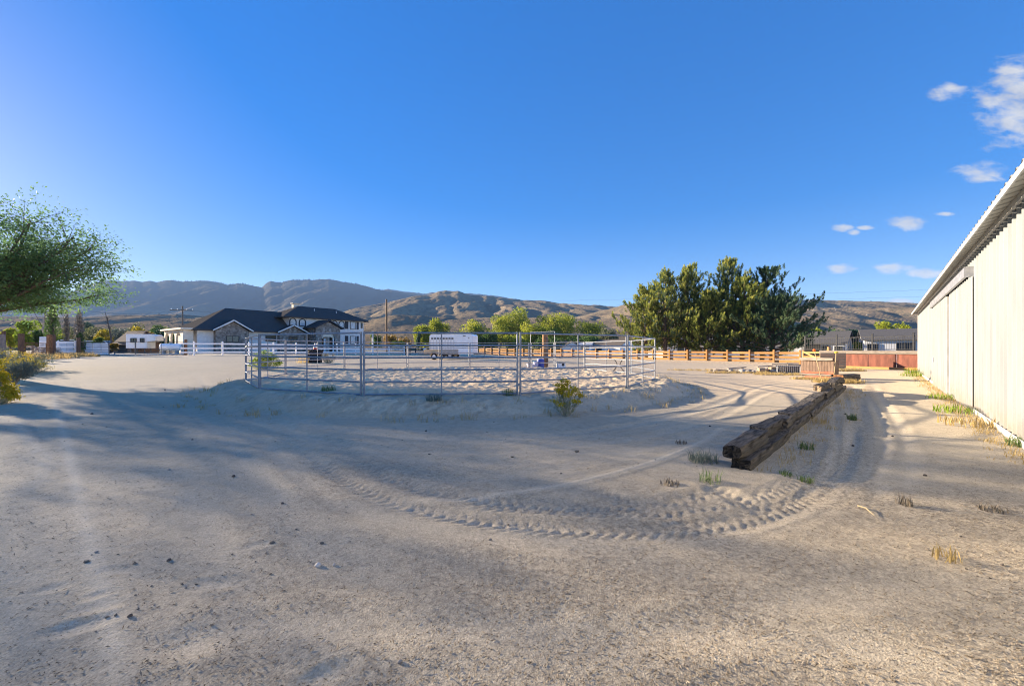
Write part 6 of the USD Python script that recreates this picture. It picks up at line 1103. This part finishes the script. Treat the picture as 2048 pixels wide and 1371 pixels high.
def bare_tree():
    x = (224 - CX) / F * 64; z = gz(x, 64); t = thing('bare_tree', 'bare leaning tree behind the tube gates', 'tree', (x, 64, z)); r = np.random.default_rng(9); m = MB().tube([(0, 0, -.2), (-.1, 0, 2), (-.5, 0, 4.2), (-1.1, 0, 6.4)], [.16, .12, .08, .02], 7)
    for i in range(40):
        u = r.uniform(.3, .95); p = np.array([-1.1 * u ** 2, 0, 6.4 * u]); d = r.normal(size=3) + np.array([0, 0, .7]); d /= np.linalg.norm(d); m.tube([p, p + d * .7 * (1.3 - u) + [0, 0, .1], p + d * 1.6 * (1.3 - u)], [.025, .015, .005], 4, caps=False)
    obj('trunk', m, 'bark', t)
bare_tree()

# ------------------------------------------------------------------ far vegetation: one mass each
def far_bushes():
    r = np.random.default_rng(23); m = MB(); base = trimesh.creation.icosphere(subdivisions=1, radius=1.0); n = 7000; D = np.exp(r.uniform(math.log(95), math.log(1500), n)); u = r.uniform(-1.35, 1.35, n); V, Fc = [], []
    for i in range(n):
        x, y = u[i] * D[i], D[i]
        if meshkit.noise(np.array([x / (.12 * D[i]), y / (.3 * D[i]), .5])) < .36 + .2 * r.random(): continue
        z = max(gz(x, y) if y < 400 and abs(x) < 3900 else -99, hz(x, y) if y > 155 else -99); s = r.uniform(.35, 1.0) * (.7 + D[i] / 900); k = len(V) * 42
        v = base.vertices * (1 + .35 * r.normal(size=(42, 1))) * np.array([s, s, s * .62]); V.append(v + np.array([x, y, z + s * .2])); Fc.append(base.faces + k)
    obj('sagebrush_scrub', (np.vstack(V), np.vstack(Fc)), 'far_sage', kind='stuff', label='grey green sagebrush scrub dotted over the plain below the hills', cat='scrub')
mat('far_sage', (0.075, 0.078, 0.05), (0.15, 0.145, 0.095), scale=.4, bump=0)
mat('far_pine', (0.022, 0.032, 0.024), (0.045, 0.055, 0.04), scale=.05, bump=0)
far_bushes()
def ridge_trees():
    r = np.random.default_rng(29); V, Fc = [], []
    for i in range(420):
        px = r.choice([r.uniform(335, 530), r.uniform(560, 770)]); u = (px - CX) / F; D = 3200 - abs(r.normal()) * 220 * (1 if r.random() < .5 else .15); x = u * D; z = hz(x, D); h = r.uniform(6, 15); w = h * .22; th = np.linspace(0, 2 * PI, 7)[:-1]; k = len(V) * 7
        V.append(np.vstack([np.stack([x + w * np.cos(th), D + w * np.sin(th), np.full(6, z - 1)], 1), [[x, D, z + h]]])); Fc.append(np.array([[j, (j + 1) % 6, 6] for j in range(6)]) + k)
    obj('ridge_forest', (np.vstack(V), np.vstack(Fc)), 'far_pine', kind='stuff', label='tiny dark conifers scattered along the top of the far mountain ridge', cat='forest')
ridge_trees()
def outcrops():
    r = np.random.default_rng(31); V, Fc = [], []; k = 0
    for i in range(90):
        cl = [(1600, 640, 760), (1640, 770, 40), (1622, 700, 40), (1700, 900, 60), (1675, 800, 60)][r.integers(5)]; px = cl[0] + r.normal() * 28; D = r.uniform(640, 960); x = (px - CX) / F * D; z = hz(x, D); v, f = rock_mesh(r, r.gamma(2, .32) + .3, i % 9); V.append(v + np.array([x, D, z + .4])); Fc.append(f + k); k += len(v)
    obj('rock_outcrops', (np.vstack(V), np.vstack(Fc)), 'stone_grey', kind='stuff', label='pale boulders strewn over the hillside right of the pines', cat='boulders')
outcrops()

# ------------------------------------------------------------------ the air
HAZE = 0.00007
usdkit.material(stage, '/World/Looks/haze_air', {'v': ('principled_volume', dict(color=(0.38, 0.6, 1.0), density=HAZE, anisotropy=0.0))}, [], volume='v.volume')
def haze():
    return tag(obj('haze', MB().box((0, 1500, 375), (12000, 7000, 770)), UsdShade.Material.Get(stage, '/World/Looks/haze_air')), 'thin blue haze that pales the far mountains', 'haze', kind='stuff')
if HAZE > 0: haze()
